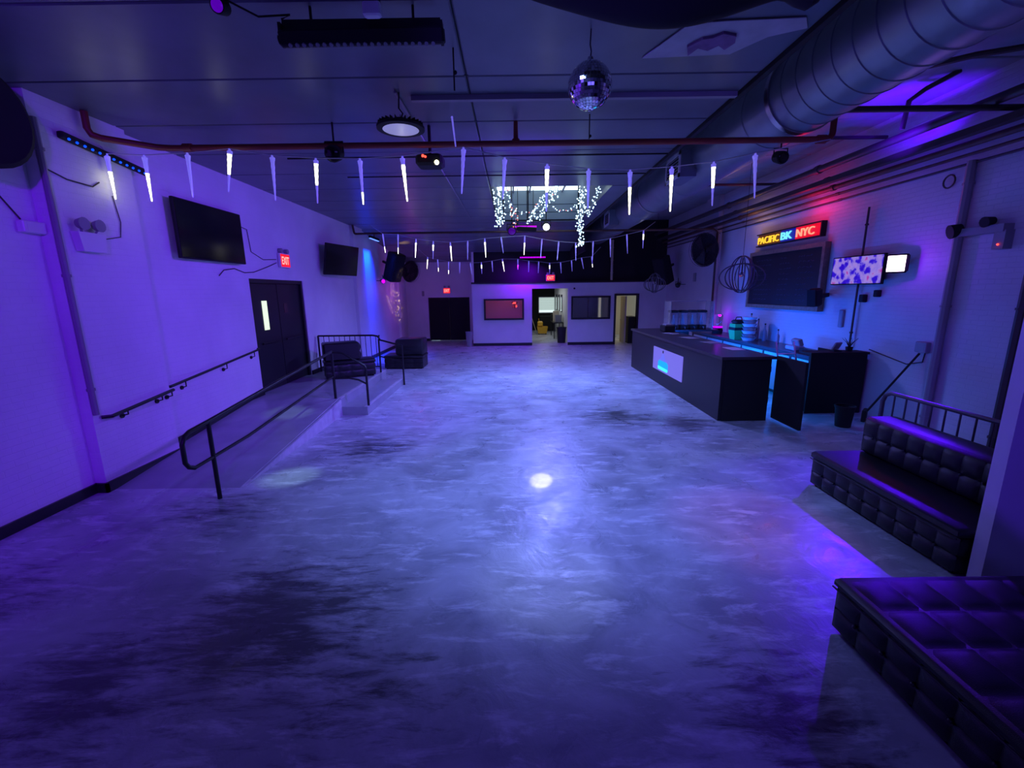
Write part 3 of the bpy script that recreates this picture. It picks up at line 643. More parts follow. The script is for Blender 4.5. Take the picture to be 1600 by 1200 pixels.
# --- vertical pipes on walls
def wallpipe(x, y, z0, z1, r, m, lab, extra=None):
    t = thing('wall_pipe', lab, 'pipe', (x, y, z0)); T([(x, y, z0), (x, y, z1)], r, 8).build('pipe', m, t)
    for z in ([z0 + .3, (z0 + z1) / 2, z1 - .3]): MB().lathe((x, y, z), [(r, -.015), (r + .012, -.015), (r + .012, .015), (r, .015)], 8).build('clamp', m, t)
wallpipe(6.43, 5.32 * 1.25, .0, 4.0, .055, 'wallpipe', 'painted vertical pipe on the right wall beside the emergency light')
wallpipe(6.43, 4.47 * 1.26, .0, 4.0, .06, 'pipe', 'dark vertical pipe on the right wall next to the white wall end')
wallpipe(6.44, 8.42, 1.15, 3.7, .018, 'pipe', 'thin black conduit rising from the back counter beside the menu screen')
wallpipe(6.3, 13.9, 1.0, 3.95, .03, 'wallpipe', 'pale vertical pipe on the right wall left of the chalkboard')
wallpipe(-4.86, 4.96, .95, 4.1, .03, 'wallpipe', 'vertical conduit at the near corner of the left wall pilaster')
wallpipe(4.15, 18.9, 2.7, 4.3, .05, 'beige', 'pale vertical pipe in front of the black wall above the partition')

# ================================================================== RAILINGS
def rail(label, cat='railing', loc=(0, 0, 0), group=None): return thing('handrail', label, cat, loc, group)
r = rail('long black ramp railing with rounded near end and mid rail', loc=(-3.4, 6.2, 0))
T([(-3.4, 4.42, .50)] + [(-3.4, 4.34, .54), (-3.4, 4.30, .60), (-3.4, 4.30, .80), (-3.4, 4.34, .87), (-3.4, 4.42, .90), (-3.4, 4.8, .93), (-3.4, 6.2, 1.06), (-3.4, 8.25, 1.23)], .024, 10).build('top_rail', 'railm', r)
T([(-3.4, 4.42, .50), (-3.4, 5.4, .53), (-3.4, 8.18, .76)], .02, 8).build('mid_rail', 'railm', r)
T([(-3.4, 4.72, 0), (-3.4, 4.72, .92)], .025, 10).build('post', 'railm', r)
T([(-3.4, 8.22, .336), (-3.4, 8.22, 1.23)], .025, 10).build('post', 'railm', r)
r = rail('black railing on the near side of the platform steps', loc=(-3.1, 8.28, 0))
T([(-3.4, 8.22, 1.22), (-3.2, 8.24, 1.20), (-2.82, 8.28, .95), (-2.80, 8.28, .90)], .022, 8).build('top_rail', 'railm', r)
T([(-3.4, 8.22, .72), (-3.12, 8.25, .72), (-2.95, 8.27, .68), (-2.81, 8.28, .60)], .018, 8).build('mid_rail', 'railm', r)
T([(-2.80, 8.28, .171), (-2.80, 8.28, .92)], .023, 8).build('post', 'railm', r)
r = rail('black railing on the far side of the platform steps', loc=(-3.1, 11.0, 0))
T([(-3.36, 11.12, 1.25), (-3.34, 11.0, 1.16), (-2.77, 11.0, 1.0)], .022, 8).build('top_rail', 'railm', r)
T([(-3.34, 11.0, .74), (-2.77, 11.0, .60)], .018, 8).build('mid_rail', 'railm', r)
T([(-3.34, 11.0, .336), (-3.34, 11.0, 1.17)], .022, 8).build('post', 'railm', r); T([(-2.77, 11.0, 0), (-2.77, 11.0, 1.01)], .022, 8).build('post', 'railm', r)
r = rail('black guard rail with thin balusters along the far edge of the platform', loc=(-4.2, 11.2, .33))
T([(-4.93, 11.2, .336), (-4.93, 11.2, 1.25)], .024, 8).build('post', 'railm', r)
T([(-4.93, 11.2, 1.25), (-3.55, 11.2, 1.25), (-3.42, 11.17, 1.23), (-3.34, 11.08, 1.17)], .022, 8).build('top_rail', 'railm', r)
T([(-4.93, 11.2, .45), (-3.38, 11.2, .45)], .016, 8).build('bottom_rail', 'railm', r)
for k in range(11): T([(-4.79 + k * .132, 11.2, .45), (-4.79 + k * .132, 11.2, 1.25)], .008, 6).build('baluster', 'railm', r)
r = rail('steel guard rail with balusters and curved end behind the right sofa', loc=(4.55, 4.4, 0))
T([(4.55, 5.28, 0), (4.55, 5.28, .92), (4.55, 5.25, 1.0), (4.55, 5.17, 1.04), (4.55, 3.2, 1.04)], .024, 10).build('top_rail', 'guardm', r)
T([(4.55, 5.28, .2), (4.55, 3.2, .2)], .016, 8).build('bottom_rail', 'guardm', r)
for k in range(12): T([(4.55, 5.12 - k * .158, .2), (4.55, 5.12 - k * .158, 1.04)], .010, 6).build('baluster', 'guardm', r)
# wall handrail with brackets
r = rail('black wall-mounted handrail above the ramp, nearer length on the pilaster', loc=(-4.8, 5.5, .93), group='wall handrails beside the ramp')
T([(-4.87, 5.03, .90), (-4.79, 5.08, .90), (-4.79, 6.08, 1.0)], .022, 8).build('rail', 'railm', r)
for y in (5.30, 5.86, 6.04):
    MB().cyl((-4.88, y, .82 + (y - 5) * .08), (-4.86, y, .82 + (y - 5) * .08), .03, n=10).tube([(-4.87, y, .82 + (y - 5) * .08), (-4.79, y, .84 + (y - 5) * .08), (-4.79, y, .89 + (y - 5) * .1)], .009, 6).build('bracket', 'railm', r)
r = rail('black wall-mounted handrail above the ramp, farther length up to the door', loc=(-4.92, 7.4, 1.1), group='wall handrails beside the ramp')
T([(-4.97, 6.16, 1.02), (-4.92, 6.2, 1.02), (-4.92, 8.55, 1.26), (-4.99, 8.6, 1.26)], .020, 8).build('rail', 'railm', r)
for y in (6.5, 7.5, 8.35):
    z = .97 + (y - 6.2) * .1; MB().cyl((-5.0, y, z - .06), (-4.98, y, z - .06), .03, n=10).tube([(-4.99, y, z - .06), (-4.92, y, z - .04), (-4.92, y, z + .04)], .009, 6).build('bracket', 'railm', r)

# ================================================================== WALL AND CEILING FIXTURES
# televisions
def tv(name, lab, cx, cy, cz, w, h, face, roll=0.0, m='gloss', tilt=0.0, group=None):
    t = thing(name, lab, 'television', (cx, cy, cz), group)
    R = Matrix.Rotation(face, 3, 'Z') @ Matrix.Rotation(tilt, 3, 'X')   # local -y is the screen side
    def ob(c, s): 
        from mathutils import Euler
        return MB().obox(Vector((cx, cy, cz)) + R @ Vector(c), s, R.to_euler(), bev=.006)
    ob((0, 0, 0), (w, .05, h)).build('housing', 'dull', t); ob((0, -.027, 0), (w - .04, .006, h - .04)).build('screen', m, t)
    ob((0, .07, 0), (.25, .12, .2)).build('mount', 'dull', t); return t
tv('television', 'large black television high on the left wall, nearest the camera', -4.88, 7.55, 3.27, 1.62, .86, math.radians(90), group='black televisions on the left wall')
tv('television', 'black television angled out from the left wall beyond the exit sign', -4.62, 12.45, 3.18, 1.45, .80, math.radians(76), tilt=math.radians(10), group='black televisions on the left wall')
t = tv('menu_screen', 'lit menu screen showing food pictures to the right of the chalkboard', 6.38, 8.42, 2.60, 1.24, .52, math.radians(-90), m='scr')
# loudspeakers
def speaker(lab, c, w, d_, h, rz, tilt, arm=.42):
    t = thing('loudspeaker', lab, 'loudspeaker', c, 'black wall loudspeakers')
    R = Matrix.Rotation(rz, 3, 'Z') @ Matrix.Rotation(tilt, 3, 'X')
    f = lambda p: Vector(c) + R @ Vector(p)
    MB().obox(c, (w, d_, h), R.to_euler(), bev=.03).build('cabinet', 'dull', t)
    MB().obox(f((0, -d_ / 2 - .006, 0)), (w * .88, .012, h * .92), R.to_euler()).build('grille', 'cloth', t)
    MB().obox(f((0, d_ / 2 + arm / 2 - .01, 0)), (.08, arm, .08), R.to_euler()).build('bracket', 'railm', t)
speaker('tall black loudspeaker tilted down from the far left wall', (-4.45, 17.3, 3.25), .55, .45, 1.05, math.radians(58), math.radians(22))
speaker('tall black loudspeaker tilted down from the right wall beside the far fan', (5.85, 17.6, 3.02), .52, .45, 1.05, math.radians(-56), math.radians(22))
speaker('small black loudspeaker on the right wall just right of the chalkboard', (6.14, 9.12, 2.10), .20, .2, .36, math.radians(-70), math.radians(8), .26)
# drum fans
def fan(lab, c, axis, R_, arm):
    t = thing('wall_fan', lab, 'fan', c, 'black wall fans')
    q = Vector(axis).normalized().to_track_quat('Z', 'Y').to_matrix()
    def tr(mb): mb.v = [tuple(Vector(c) + q @ Vector(p)) for p in mb.v]; return mb
    for k in range(5): 
        rr = R_ * (k + 1) / 5; tr(MB().tube([(rr * math.cos(a * PI / 12), rr * math.sin(a * PI / 12), .10 + .05 * (1 - (rr / R_) ** 2)) for a in range(24)], .005, 5, closed=True)).build('grille_ring', 'railm', t)
    tr(MB().tube([(R_ * math.cos(a * PI / 12), R_ * math.sin(a * PI / 12), 0) for a in range(24)], .012, 6, closed=True)).build('rim', 'railm', t)
    g2 = MB()
    for k in range(20):
        a = k * PI / 10; g2.tube([(.04 * math.cos(a), .04 * math.sin(a), .15), (R_ * .7 * math.cos(a), R_ * .7 * math.sin(a), .13), (R_ * math.cos(a), R_ * math.sin(a), 0), (R_ * .5 * math.cos(a), R_ * .5 * math.sin(a), -.10)], .004, 4)
    tr(g2).build('grille_wires', 'railm', t, smooth=False)
    for k in range(3):
        a = k * 2 * PI / 3; pts = [(.05 * math.cos(a), .05 * math.sin(a), .02), (R_ * .85 * math.cos(a - .3), R_ * .85 * math.sin(a - .3), .04), (R_ * .88 * math.cos(a + .45), R_ * .88 * math.sin(a + .45), -.03), (.06 * math.cos(a + .8), .06 * math.sin(a + .8), -.02)]
        tr(MB().poly(pts, (0, 0, .006))).build('blade', 'black', t)
    tr(MB().lathe((0, 0, 0), [(.08, -.12), (R_ * .6, -.10), (R_ * .97, -.01)], 24)).build('back_guard', 'dull', t)
    tr(MB().lathe((0, 0, 0), [(.001, -.26), (.09, -.25), (.10, -.08), (.05, -.03), (.05, .05), (.001, .06)], 14)).build('motor', 'black', t)
    T([Vector(c) - Vector(axis).normalized() * .2, Vector(c) - Vector(axis).normalized() * .3 + Vector((0, 0, -.05)), arm], .03, 8).build('arm', 'railm', t)
fan('black caged fan on the right wall left of the chalkboard', (6.0, 14.3, 3.48), (-1.0, -.55, -.15), .50, (6.36, 14.6, 3.35))
fan('black caged fan high in the far left corner', (-4.45, 20.0, 3.2), (1.0, -.7, -.25), .46, (-4.9, 20.1, 3.0))
# near left dark drum fan at the frame edge
t = thing('drum_fan', 'dark round drum fan cut by the left edge of the frame', 'fan', (-4.75, 4.25, 3.88))
MB().lathe((-4.75, 4.25, 3.88), [(.001, -.12), (.40, -.12), (.44, -.08), (.44, .14), (.40, .16), (.30, .12), (.001, .12)], 32, 'X').build('drum', 'dull', t)
T([(-4.75, 4.25, 3.88), (-5.01, 4.25, 3.88)], .04, 8).build('mount', 'dull', t)
# exit signs
def exit_sign(lab, c, face, w=.36, h=.26, lamps=True):
    t = thing('exit_sign', lab, 'exit sign', c, 'glowing red exit signs')
    X = {'+x': Vector((0, 1, 0)), '-y': Vector((1, 0, 0))}[face]; N = {'+x': Vector((1, 0, 0)), '-y': Vector((0, -1, 0))}[face]
    C = Vector(c); U = Vector((0, 0, 1))
    def bx(cc, a, b, d_): 
        A = cc - X * a / 2 - U * b / 2 - N * d_ / 2; D = cc + X * a / 2 + U * b / 2 + N * d_ / 2; return B(A, D)
    bx(C, w, h, .05).build('housing', 'white', t); bx(C + N * .027, w * .92, h * .88, .004).build('face', 'e_exit', t)
    lettering('lettering', 'EXIT', .2, 'e_exit2', t, C + N * .031 - X * w * .36 - U * h * .27, X, U, w * .72, .001, .002, h * .54)
    if lamps:
        for s in (-1, 1):
            q = C + X * s * w * .3 + U * (h / 2 + .05); (MB().lathe(q, [(.001, -.04), (.05, -.04), (.05, .04), (.001, .04)], 12, 'X' if face == '+x' else 'Y')).build('lamp', 'grey', t)
    return t
exit_sign('red EXIT sign on the left wall above the nearer double door', (-4.96, 9.98, 3.01), '+x', .42, .3)
exit_sign('red EXIT sign above the far black double doors', (-3.07, 21.26, 2.36), '-y', .34, .26)
exit_sign('red EXIT sign on the black wall above the corridor opening', (1.63, 19.16, 2.83), '-y', .38, .26)
# emergency lights
def emerg(lab, c, N, X):
    t = thing('emergency_light', lab, 'emergency light', c, 'twin-head emergency lights'); N = Vector(N); X = Vector(X); C = Vector(c); U = Vector((0, 0, 1))
    A = C - X * .16 - U * .14; MB().poly([C - X * .17 + U * .09, C + X * .17 + U * .09, C + X * .14 - U * .12, C - X * .14 - U * .12], N * .09).build('case', 'white', t)
    for s in (-1, 1):
        q = C + X * s * .10 + U * .18 + N * .06
        hd = MB().tube([q - N * .02, q + N * .05], [.05, .07], 14).build('lamp_head', 'grey', t)
        T([q - U * .05, C + X * s * .08 + U * .08 + N * .04], .012, 6).build('stem', 'grey', t)
emerg('white twin-head emergency light on the left pilaster', (-4.88, 5.30, 2.92), (1, 0, 0), (0, 1, 0))
t = thing('emergency_light', 'dark twin-head emergency light on the right wall with a red indicator', 'emergency light', (6.47, 6.3, 3.0), 'twin-head emergency lights')
B((6.36, 6.0, 2.98), (6.5, 6.62, 3.08)).build('case', 'grey', t); MB().tube([(6.42, 6.62, 3.08), (6.30, 6.66, 3.05)], [.08, .10], 14).build('lamp_head', 'dull', t)
B((6.38, 5.98, 2.76), (6.5, 6.12, 3.0)).build('battery_box', 'grey', t); MB().ball((6.37, 6.04, 2.82), .012, 5).build('indicator', 'e_dot', t)
MB().tube([(6.42, 6.2, 3.14), (6.30, 6.2, 3.12)], [.05, .07], 12).build('lamp_head', 'dull', t)
# boxes and cables on walls
def wbox(lab, a, b, m='white', name='junction_box'):
    t = thing(name, lab, 'electrical box', tuple((p + q) / 2 for p, q in zip(a, b)))
    c = [(p + q) / 2 for p, q in zip(a, b)]; s = [abs(q - p) for p, q in zip(a, b)]
    MB().obox(c, s, bev=.01).build('body', m, t); MB().obox((c[0] + (.5 * s[0] if c[0] < 0 else -.5 * s[0]), c[1], c[2]), (.006, s[1] * .7, s[2] * .7)).build('cover', m, t)
wbox('small white box on the near left wall beside the pilaster', (-5.01, 4.70, 2.95), (-4.93, 4.93, 3.07))
wbox('grey socket box on the right wall above the sofa rail', (6.42, 6.83, 1.27), (6.5, 7.03, 1.44), 'grey')
wbox('small grey notice box on the right wall beside the conduit', (6.46, 8.72, 1.52), (6.5, 8.84, 1.86), 'grey', 'notice_holder')
wbox('dark device under the left end of the menu screen', (6.42, 8.22, 2.02), (6.5, 8.34, 2.16), 'dull')
wbox('small dark device under the middle of the menu screen', (6.42, 7.92, 2.12), (6.5, 8.02, 2.24), 'dull')
wbox('pale thermostat box on the far right wall', (6.46, 16.0, 2.55), (6.5, 16.2, 2.85), 'grey')
wbox('small grey box beside the far double doors', (-4.25, 21.24, 2.12), (-4.15, 21.3, 2.36), 'grey')
def cable(lab, pts, r=.008, m='pipe'):
    T(pts, r, 5).build('cable', m, loc=pts[0], **tg(lab, 'cable'))
cable('dark cable looping across the near left pilaster below the blue LEDs', [(-4.865, 4.98, 3.62), (-4.865, 5.2, 3.56), (-4.865, 5.5, 3.55), (-4.865, 5.6, 3.62)])
cable('curly cable hanging on the left wall below the nearest television', [(-4.99, 7.75, 2.62), (-4.99, 7.9, 2.72), (-4.99, 8.2, 2.76), (-4.99, 8.5, 2.70), (-4.99, 8.8, 2.72), (-4.99, 9.3, 2.84), (-4.99, 9.7, 2.95)])
cable('cable from the nearest television to the exit sign', [(-4.99, 8.35, 3.55), (-4.99, 8.75, 3.5), (-4.99, 8.8, 3.1), (-4.99, 9.2, 2.98), (-4.99, 9.7, 3.02)], .007)
cable('cable drooping above the emergency light on the left pilaster', [(-4.865, 5.75, 3.5), (-4.865, 5.8, 3.2), (-4.865, 5.76, 3.02), (-4.865, 5.5, 2.96)], .006)
cable('cable on the near left wall above the white box', [(-5.0, 4.3, 3.35), (-5.0, 4.6, 3.28), (-5.0, 4.75, 3.08)], .008)
cable('cable running from the socket box along the right wall', [(6.49, 6.9, 1.3), (6.49, 6.92, 1.12), (6.49, 7.2, 1.04), (6.49, 8.0, 1.18)], .01)
cable('cable drooping across the ceiling at top left', [(-1.96, 3.47, 4.28), (-1.75, 3.55, 4.2), (-1.6, 3.72, 4.3), (-1.62, 3.62, 4.22)], .007, 'dull')
# --- UV flood lamp on the right wall
t = thing('uv_flood_lamp', 'glowing square violet flood lamp on the right wall', 'lamp', (6.36, 7.5, 2.69))
from mathutils import Euler
rz = math.radians(-66); LX, LY, LZ = 6.27, 7.42, 2.66
MB().obox((LX, LY, LZ), (.30, .08, .30), (0, 0, rz), bev=.03).build('housing', 'dull', t)
MB().obox((LX - .046 * math.cos(math.radians(24)), LY - .046 * math.sin(math.radians(24)), LZ), (.25, .012, .25), (0, 0, rz), bev=.005).build('face', 'e_uv', t)
T([(6.5, 7.5, LZ), (6.32, 7.46, LZ)], .02, 6).build('bracket', 'railm', t)
# --- wall washers with blue LEDs
t = thing('led_wall_washer', 'LED bar with bright blue diodes at the top of the left pilaster', 'led bar', (-4.83, 5.8, 3.95), 'blue LED wall washers')
MB().obox((-4.83, 5.75, 3.95), (.07, 1.15, .07), (math.radians(-6), 0, 0), bev=.01).build('housing', 'dull', t)
for k in range(12): MB().ball((-4.79, 5.24 + k * .09, 3.975 - k * .0095), .014, 5).build('diode', 'e_blue', t)
t = thing('led_wall_washer', 'blue LED bar above the lit stripe of the far left wall', 'led bar', (-4.75, 15.9, 4.12), 'blue LED wall washers')
MB().obox((-4.72, 15.9, 4.14), (.08, 1.0, .08), (0, 0, 0), bev=.01).build('housing', 'dull', t); MB().obox((-4.72, 15.9, 4.09), (.06, .95, .02)).build('lens_strip', mat('blue_white_led', (0, 0, 0), emit=(.12, .25, 1), es=1.8), t)
T([(-4.72, 15.9, 4.18), (-4.72, 15.9, 4.29)], .012, 6).build('hanger', 'dull', t)
# --- far magenta bars
def magbar(lab, x0, x1, y, z, hang):
    t = thing('led_bar', lab, 'led bar', ((x0 + x1) / 2, y, z), 'magenta LED bars'); MB().obox(((x0 + x1) / 2, y, z), (x1 - x0, .08, .09), bev=.01).build('housing', 'dull', t)
    n = 16
    for k in range(n): MB().obox((x0 + (x1 - x0) * (k + .5) / n, y - .045, z - .01), ((x1 - x0) / n * .7, .012, .05)).build('diode', 'e_mag', t)
    for x in (x0 + .1, x1 - .1): T([(x, y, z), (x, y, hang)], .01, 5).build('hanger', 'dull', t)
magbar('magenta LED bar hanging under the skylight end', .10, .76, 13.9, 4.19, 5.26)
magbar('magenta LED bar hanging in front of the black upper wall', .33, 1.38, 18.6, 3.64, 3.97)
# --- moving heads and par cans
def head(lab, c, r, lens, hang=CZ, aim=(0, -1, -.35)):
    t = thing('stage_light', lab, 'stage light', c, 'stage lights under the ceiling'); a = Vector(aim).normalized(); C = Vector(c)
    MB().tube([C - a * r * 1.3, C - a * r, C + a * r * .6, C + a * r * .9], [r * .5, r * .9, r, r * .95], 16).build('barrel', 'dull', t)
    MB().tube([C + a * r * .91, C + a * r * .95], [r * .8, r * .75], 16).build('lens', lens, t)
    T([C + Vector((-r * 1.1, 0, 0)), C + Vector((-r * 1.1, 0, r * 1.3)), C + Vector((r * 1.1, 0, r * 1.3)), C + Vector((r * 1.1, 0, 0))], r * .12, 6).build('yoke', 'dull', t)
    T([C + Vector((0, 0, r * 1.3)), (c[0], c[1], hang)], r * .12, 6).build('hanger', 'dull', t)
head('round blue-white moving head light shining under the skylight', (1.04, 13.85, 4.18), .12, 'e_head', 5.26)
head('dark stage light hanging left of the skylight strands', (.02, 13.4, 4.02), .13, 'dimp', 5.26)
head('dark stage light on the ceiling left of the projector', (-2.18, 5.95, 4.0), .10, 'gloss')
head('small purple stage light at the top edge of the frame', (-1.96, 3.47, 4.22), .05, 'dimp2')
head('stage light with tangled strings at the right end of the near pipe', (3.55, 6.3, 3.98), .08, 'gloss', 4.16)
head('magenta stage light below the far left loudspeaker', (-4.75, 16.7, 2.72), .09, 'e_mag', 2.95, (.5, -1, -.1))
head('small dark stage light below the right loudspeaker', (6.2, 16.9, 2.45), .09, 'gloss', 2.7, (-.5, -1, -.3))
for _x0, _x1, _y, _z in ((-4.78, -5.0, 16.75, 2.74), (6.24, 6.5, 16.95, 2.47)): T([(_x0, _y, _z), (_x1, _y, _z)], .014, 6).build('arm', 'dull', bpy.data.objects['stage_light.005' if _x0 < 0 else 'stage_light.006'])
# black effect light bar near skylight
t = thing('laser_bar', 'black laser bar hanging below the skylight end', 'stage light', (.45, 13.0, 3.95)); MB().obox((.45, 13.3, 4.03), (.55, .14, .12), (0, .06, 0), bev=.02).build('housing', 'dull', t); T([(.45, 13.3, 4.08), (.45, 13.3, 5.26)], .01, 5).build('hanger', 'dull', t)
# --- projector
t = thing('projector', 'black ceiling projector with a red indicator and lit lens', 'projector', (-1.02, 6.1, 3.93))
MB().obox((-1.02, 6.1, 3.93), (.34, .26, .14), bev=.03).build('housing', 'dull', t); T([(-1.02, 6.1, 4.0), (-1.02, 6.1, CZ)], .02, 8).build('ceiling_mount', 'dull', t)
MB().tube([(-.92, 5.97, 3.885), (-.92, 5.955, 3.885)], .028, 12).build('lens', 'e_lens', t); MB().ball((-1.09, 5.97, 3.965), .018, 6).build('indicator', 'e_dot', t)
MB().ball((-1.06, 5.97, 3.955), .014, 6).build('indicator', 'e_dot', t)
# --- high bay lamp
t = thing('high_bay_lamp', 'round black high bay lamp with pale lens hanging on a cord', 'lamp', (-1.16, 5.15, 4.0))
MB().lathe((-1.16, 5.15, 4.0), [(.001, .09), (.08, .09), (.09, .04), (.22, .035), (.25, .02), (.25, -.005), (.19, -.01)], 32).build('housing', 'dull', t)
MB().lathe((-1.16, 5.15, 4.0), [(.19, -.008), (.10, -.014), (.001, -.016)], 32).build('lens', 'hb', t)
for k in range(28):
    a = 2 * PI * k / 28; MB().obox((-1.16 + .205 * math.cos(a), 5.15 + .205 * math.sin(a), 4.045), (.06, .006, .03), (0, 0, a)).build('cooling_fin', 'dull', t)
T([(-1.16, 5.15, 4.09), (-1.13, 5.15, 4.15), (-1.17, 5.15, 4.2), (-1.16, 5.15, CZ)], .008, 6).build('cord', 'dull', t)
# --- mirror ball
t = thing('mirror_ball', 'mirror ball covered in small square mirrors hanging from the ceiling', 'mirror ball', (.66, 4.05, 3.94)); R0 = .178
MB().ball((.66, 4.05, 3.94), R0 - .004, 16).build('core', 'grout', t)
mb = MB()
rows = 22
for i in range(1, rows):
    th = PI * i / rows; n = max(4, int(2 * PI * R0 * math.sin(th) / .0258))
    for k in range(n):
        ph = 2 * PI * (k + .5 * (i % 2)) / n; N = Vector((math.sin(th) * math.cos(ph), math.sin(th) * math.sin(ph), math.cos(th)))
        N2 = (N + Vector((random.uniform(-.02, .02), random.uniform(-.02, .02), random.uniform(-.02, .02)))).normalized()
        e1 = Vector((-math.sin(ph), math.cos(ph), 0)); e2 = N2.cross(e1).normalized(); e1 = e2.cross(N2); C = Vector((.66, 4.05, 3.94)) + N * R0; h = .0115
        mb.add([C - e1 * h - e2 * h, C + e1 * h - e2 * h, C + e1 * h + e2 * h, C - e1 * h + e2 * h], [(0, 1, 2, 3)])
mb.build('mirror_tiles', 'mirror', t, smooth=False, kind='stuff')
MB().cyl((.66, 4.05, 4.11), (.66, 4.05, 4.15), .03, .02, 12).build('cap', 'steel', t); T([(.66, 4.05, 4.15), (.665, 4.05, 4.19), (.655, 4.05, 4.24), (.66, 4.05, CZ)], .006, 6).build('cord', 'dull', t)
# --- LED bar close to camera and small box
t = thing('led_batten', 'long black LED light bar fixed under the ceiling at top of the frame', 'led bar', (-1.07, 3.68, 4.12))
MB().obox((-1.07, 3.68, 4.13), (1.20, .10, .10), (math.radians(20), 0, math.radians(-1)), bev=.012).build('housing', 'dull', t)
B((-1.66, 3.70, 4.18), (-.50, 3.74, 4.26)).build('mounting_plate', 'black', t)
for k in range(22): MB().cyl((-1.59 + k * .0495, 3.655, 4.075), (-1.59 + k * .0495, 3.648, 4.066), .014, n=10).build('diode', 'grey', t)
for x in (-1.66, -.49): MB().obox((x, 3.68, 4.15), (.02, .06, .14)).cyl((x - .02, 3.68, 4.12), (x + .02, 3.68, 4.12), .03, n=10).build('end_bracket', 'dull', t)
for x in (-1.45, -.7): T([(x, 3.72, 4.26), (x, 3.72, CZ)], .01, 6).build('hanger', 'dull', t)
t = thing('sensor_box', 'small white box hanging at the top centre-left of the frame', 'sensor', (-.93, 3.47, 4.2)); MB().obox((-.93, 3.47, 4.19), (.12, .06, .09), bev=.01).build('housing', 'white', t); MB().obox((-.93, 3.47, 4.29), (.10, .08, .12)).build('mount', 'dull', t)
# hanging rods
for (x, y, z, lab) in ((-.48, 4.3, 4.02, 'thin dark rod hanging from the ceiling right of the LED bar'), (.95, 5.8, 4.08, 'thin dark rod hanging from the ceiling below the mirror ball')):
    t = thing('hanging_rod', lab, 'rod', (x, y, z)); T([(x, y, z), (x, y, CZ)], .007, 6).build('rod', 'dull', t); MB().ball((x + .01, y, z + .14 if x < 0 else z + .03), .018, 5).build('clip', 'dull', t)
# black drape sagging from the ceiling
dr = MB(); nx, ny = 40, 10
prof = lambda u: .20 + .10 * math.sin(PI * min(1, u * 1.15)) - .02 * math.sin(9 * u) + (.15 * math.exp(-((u - .93) / .05) ** 2))
for j in range(ny + 1):
    for i in range(nx + 1):
        u = i / nx; v = j / ny
        dr.v.append((.02 + 2.1 * u, 3.18 + .42 * v * (0.55 + 0.45 * math.sin(PI * u) ** .5), CZ - .005 - prof(u) * math.sin(PI * v) ** .7 * (.4 + .6 * math.sin(PI * min(1, u * 1.02)) ** .3)))
dr.f = [(j * (nx + 1) + i, j * (nx + 1) + i + 1, (j + 1) * (nx + 1) + i + 1, (j + 1) * (nx + 1) + i) for j in range(ny) for i in range(nx)]; dr.sm = True
drape = dr.build('ceiling_drape', 'cloth', loc=(1.0, 3.4, CZ), **tg('black cloth drape sagging from the ceiling at the top edge of the frame', 'drape'))
so = drape.modifiers.new('thickness', 'SOLIDIFY'); so.thickness = .01
# bare plaster patch on ceiling
t = thing('plaster_patch', 'pale bare plaster patch with peeling centre on the ceiling at upper right', 'ceiling patch', (1.6, 4.2, CZ))
MB().poly([(1.20, 4.50, CZ - .004), (1.96, 4.45, CZ - .004), (2.15, 4.18, CZ - .004), (2.40, 4.06, CZ - .004), (2.30, 3.92, CZ - .004), (1.7, 3.95, CZ - .004), (1.42, 3.98, CZ - .004)], (0, 0, -.008)).build('bare_area', 'patch', t)
pk = MB(); pts = [(1.58, 4.42), (1.62, 4.30), (1.72, 4.34), (1.78, 4.26), (1.86, 4.33), (1.90, 4.22), (1.86, 4.12), (1.74, 4.08), (1.68, 4.14), (1.60, 4.16), (1.52, 4.28)]
pk.poly([(x, y, CZ - .014) for x, y in pts], (0, 0, -.02)).build('peeling_area', 'peel', t)

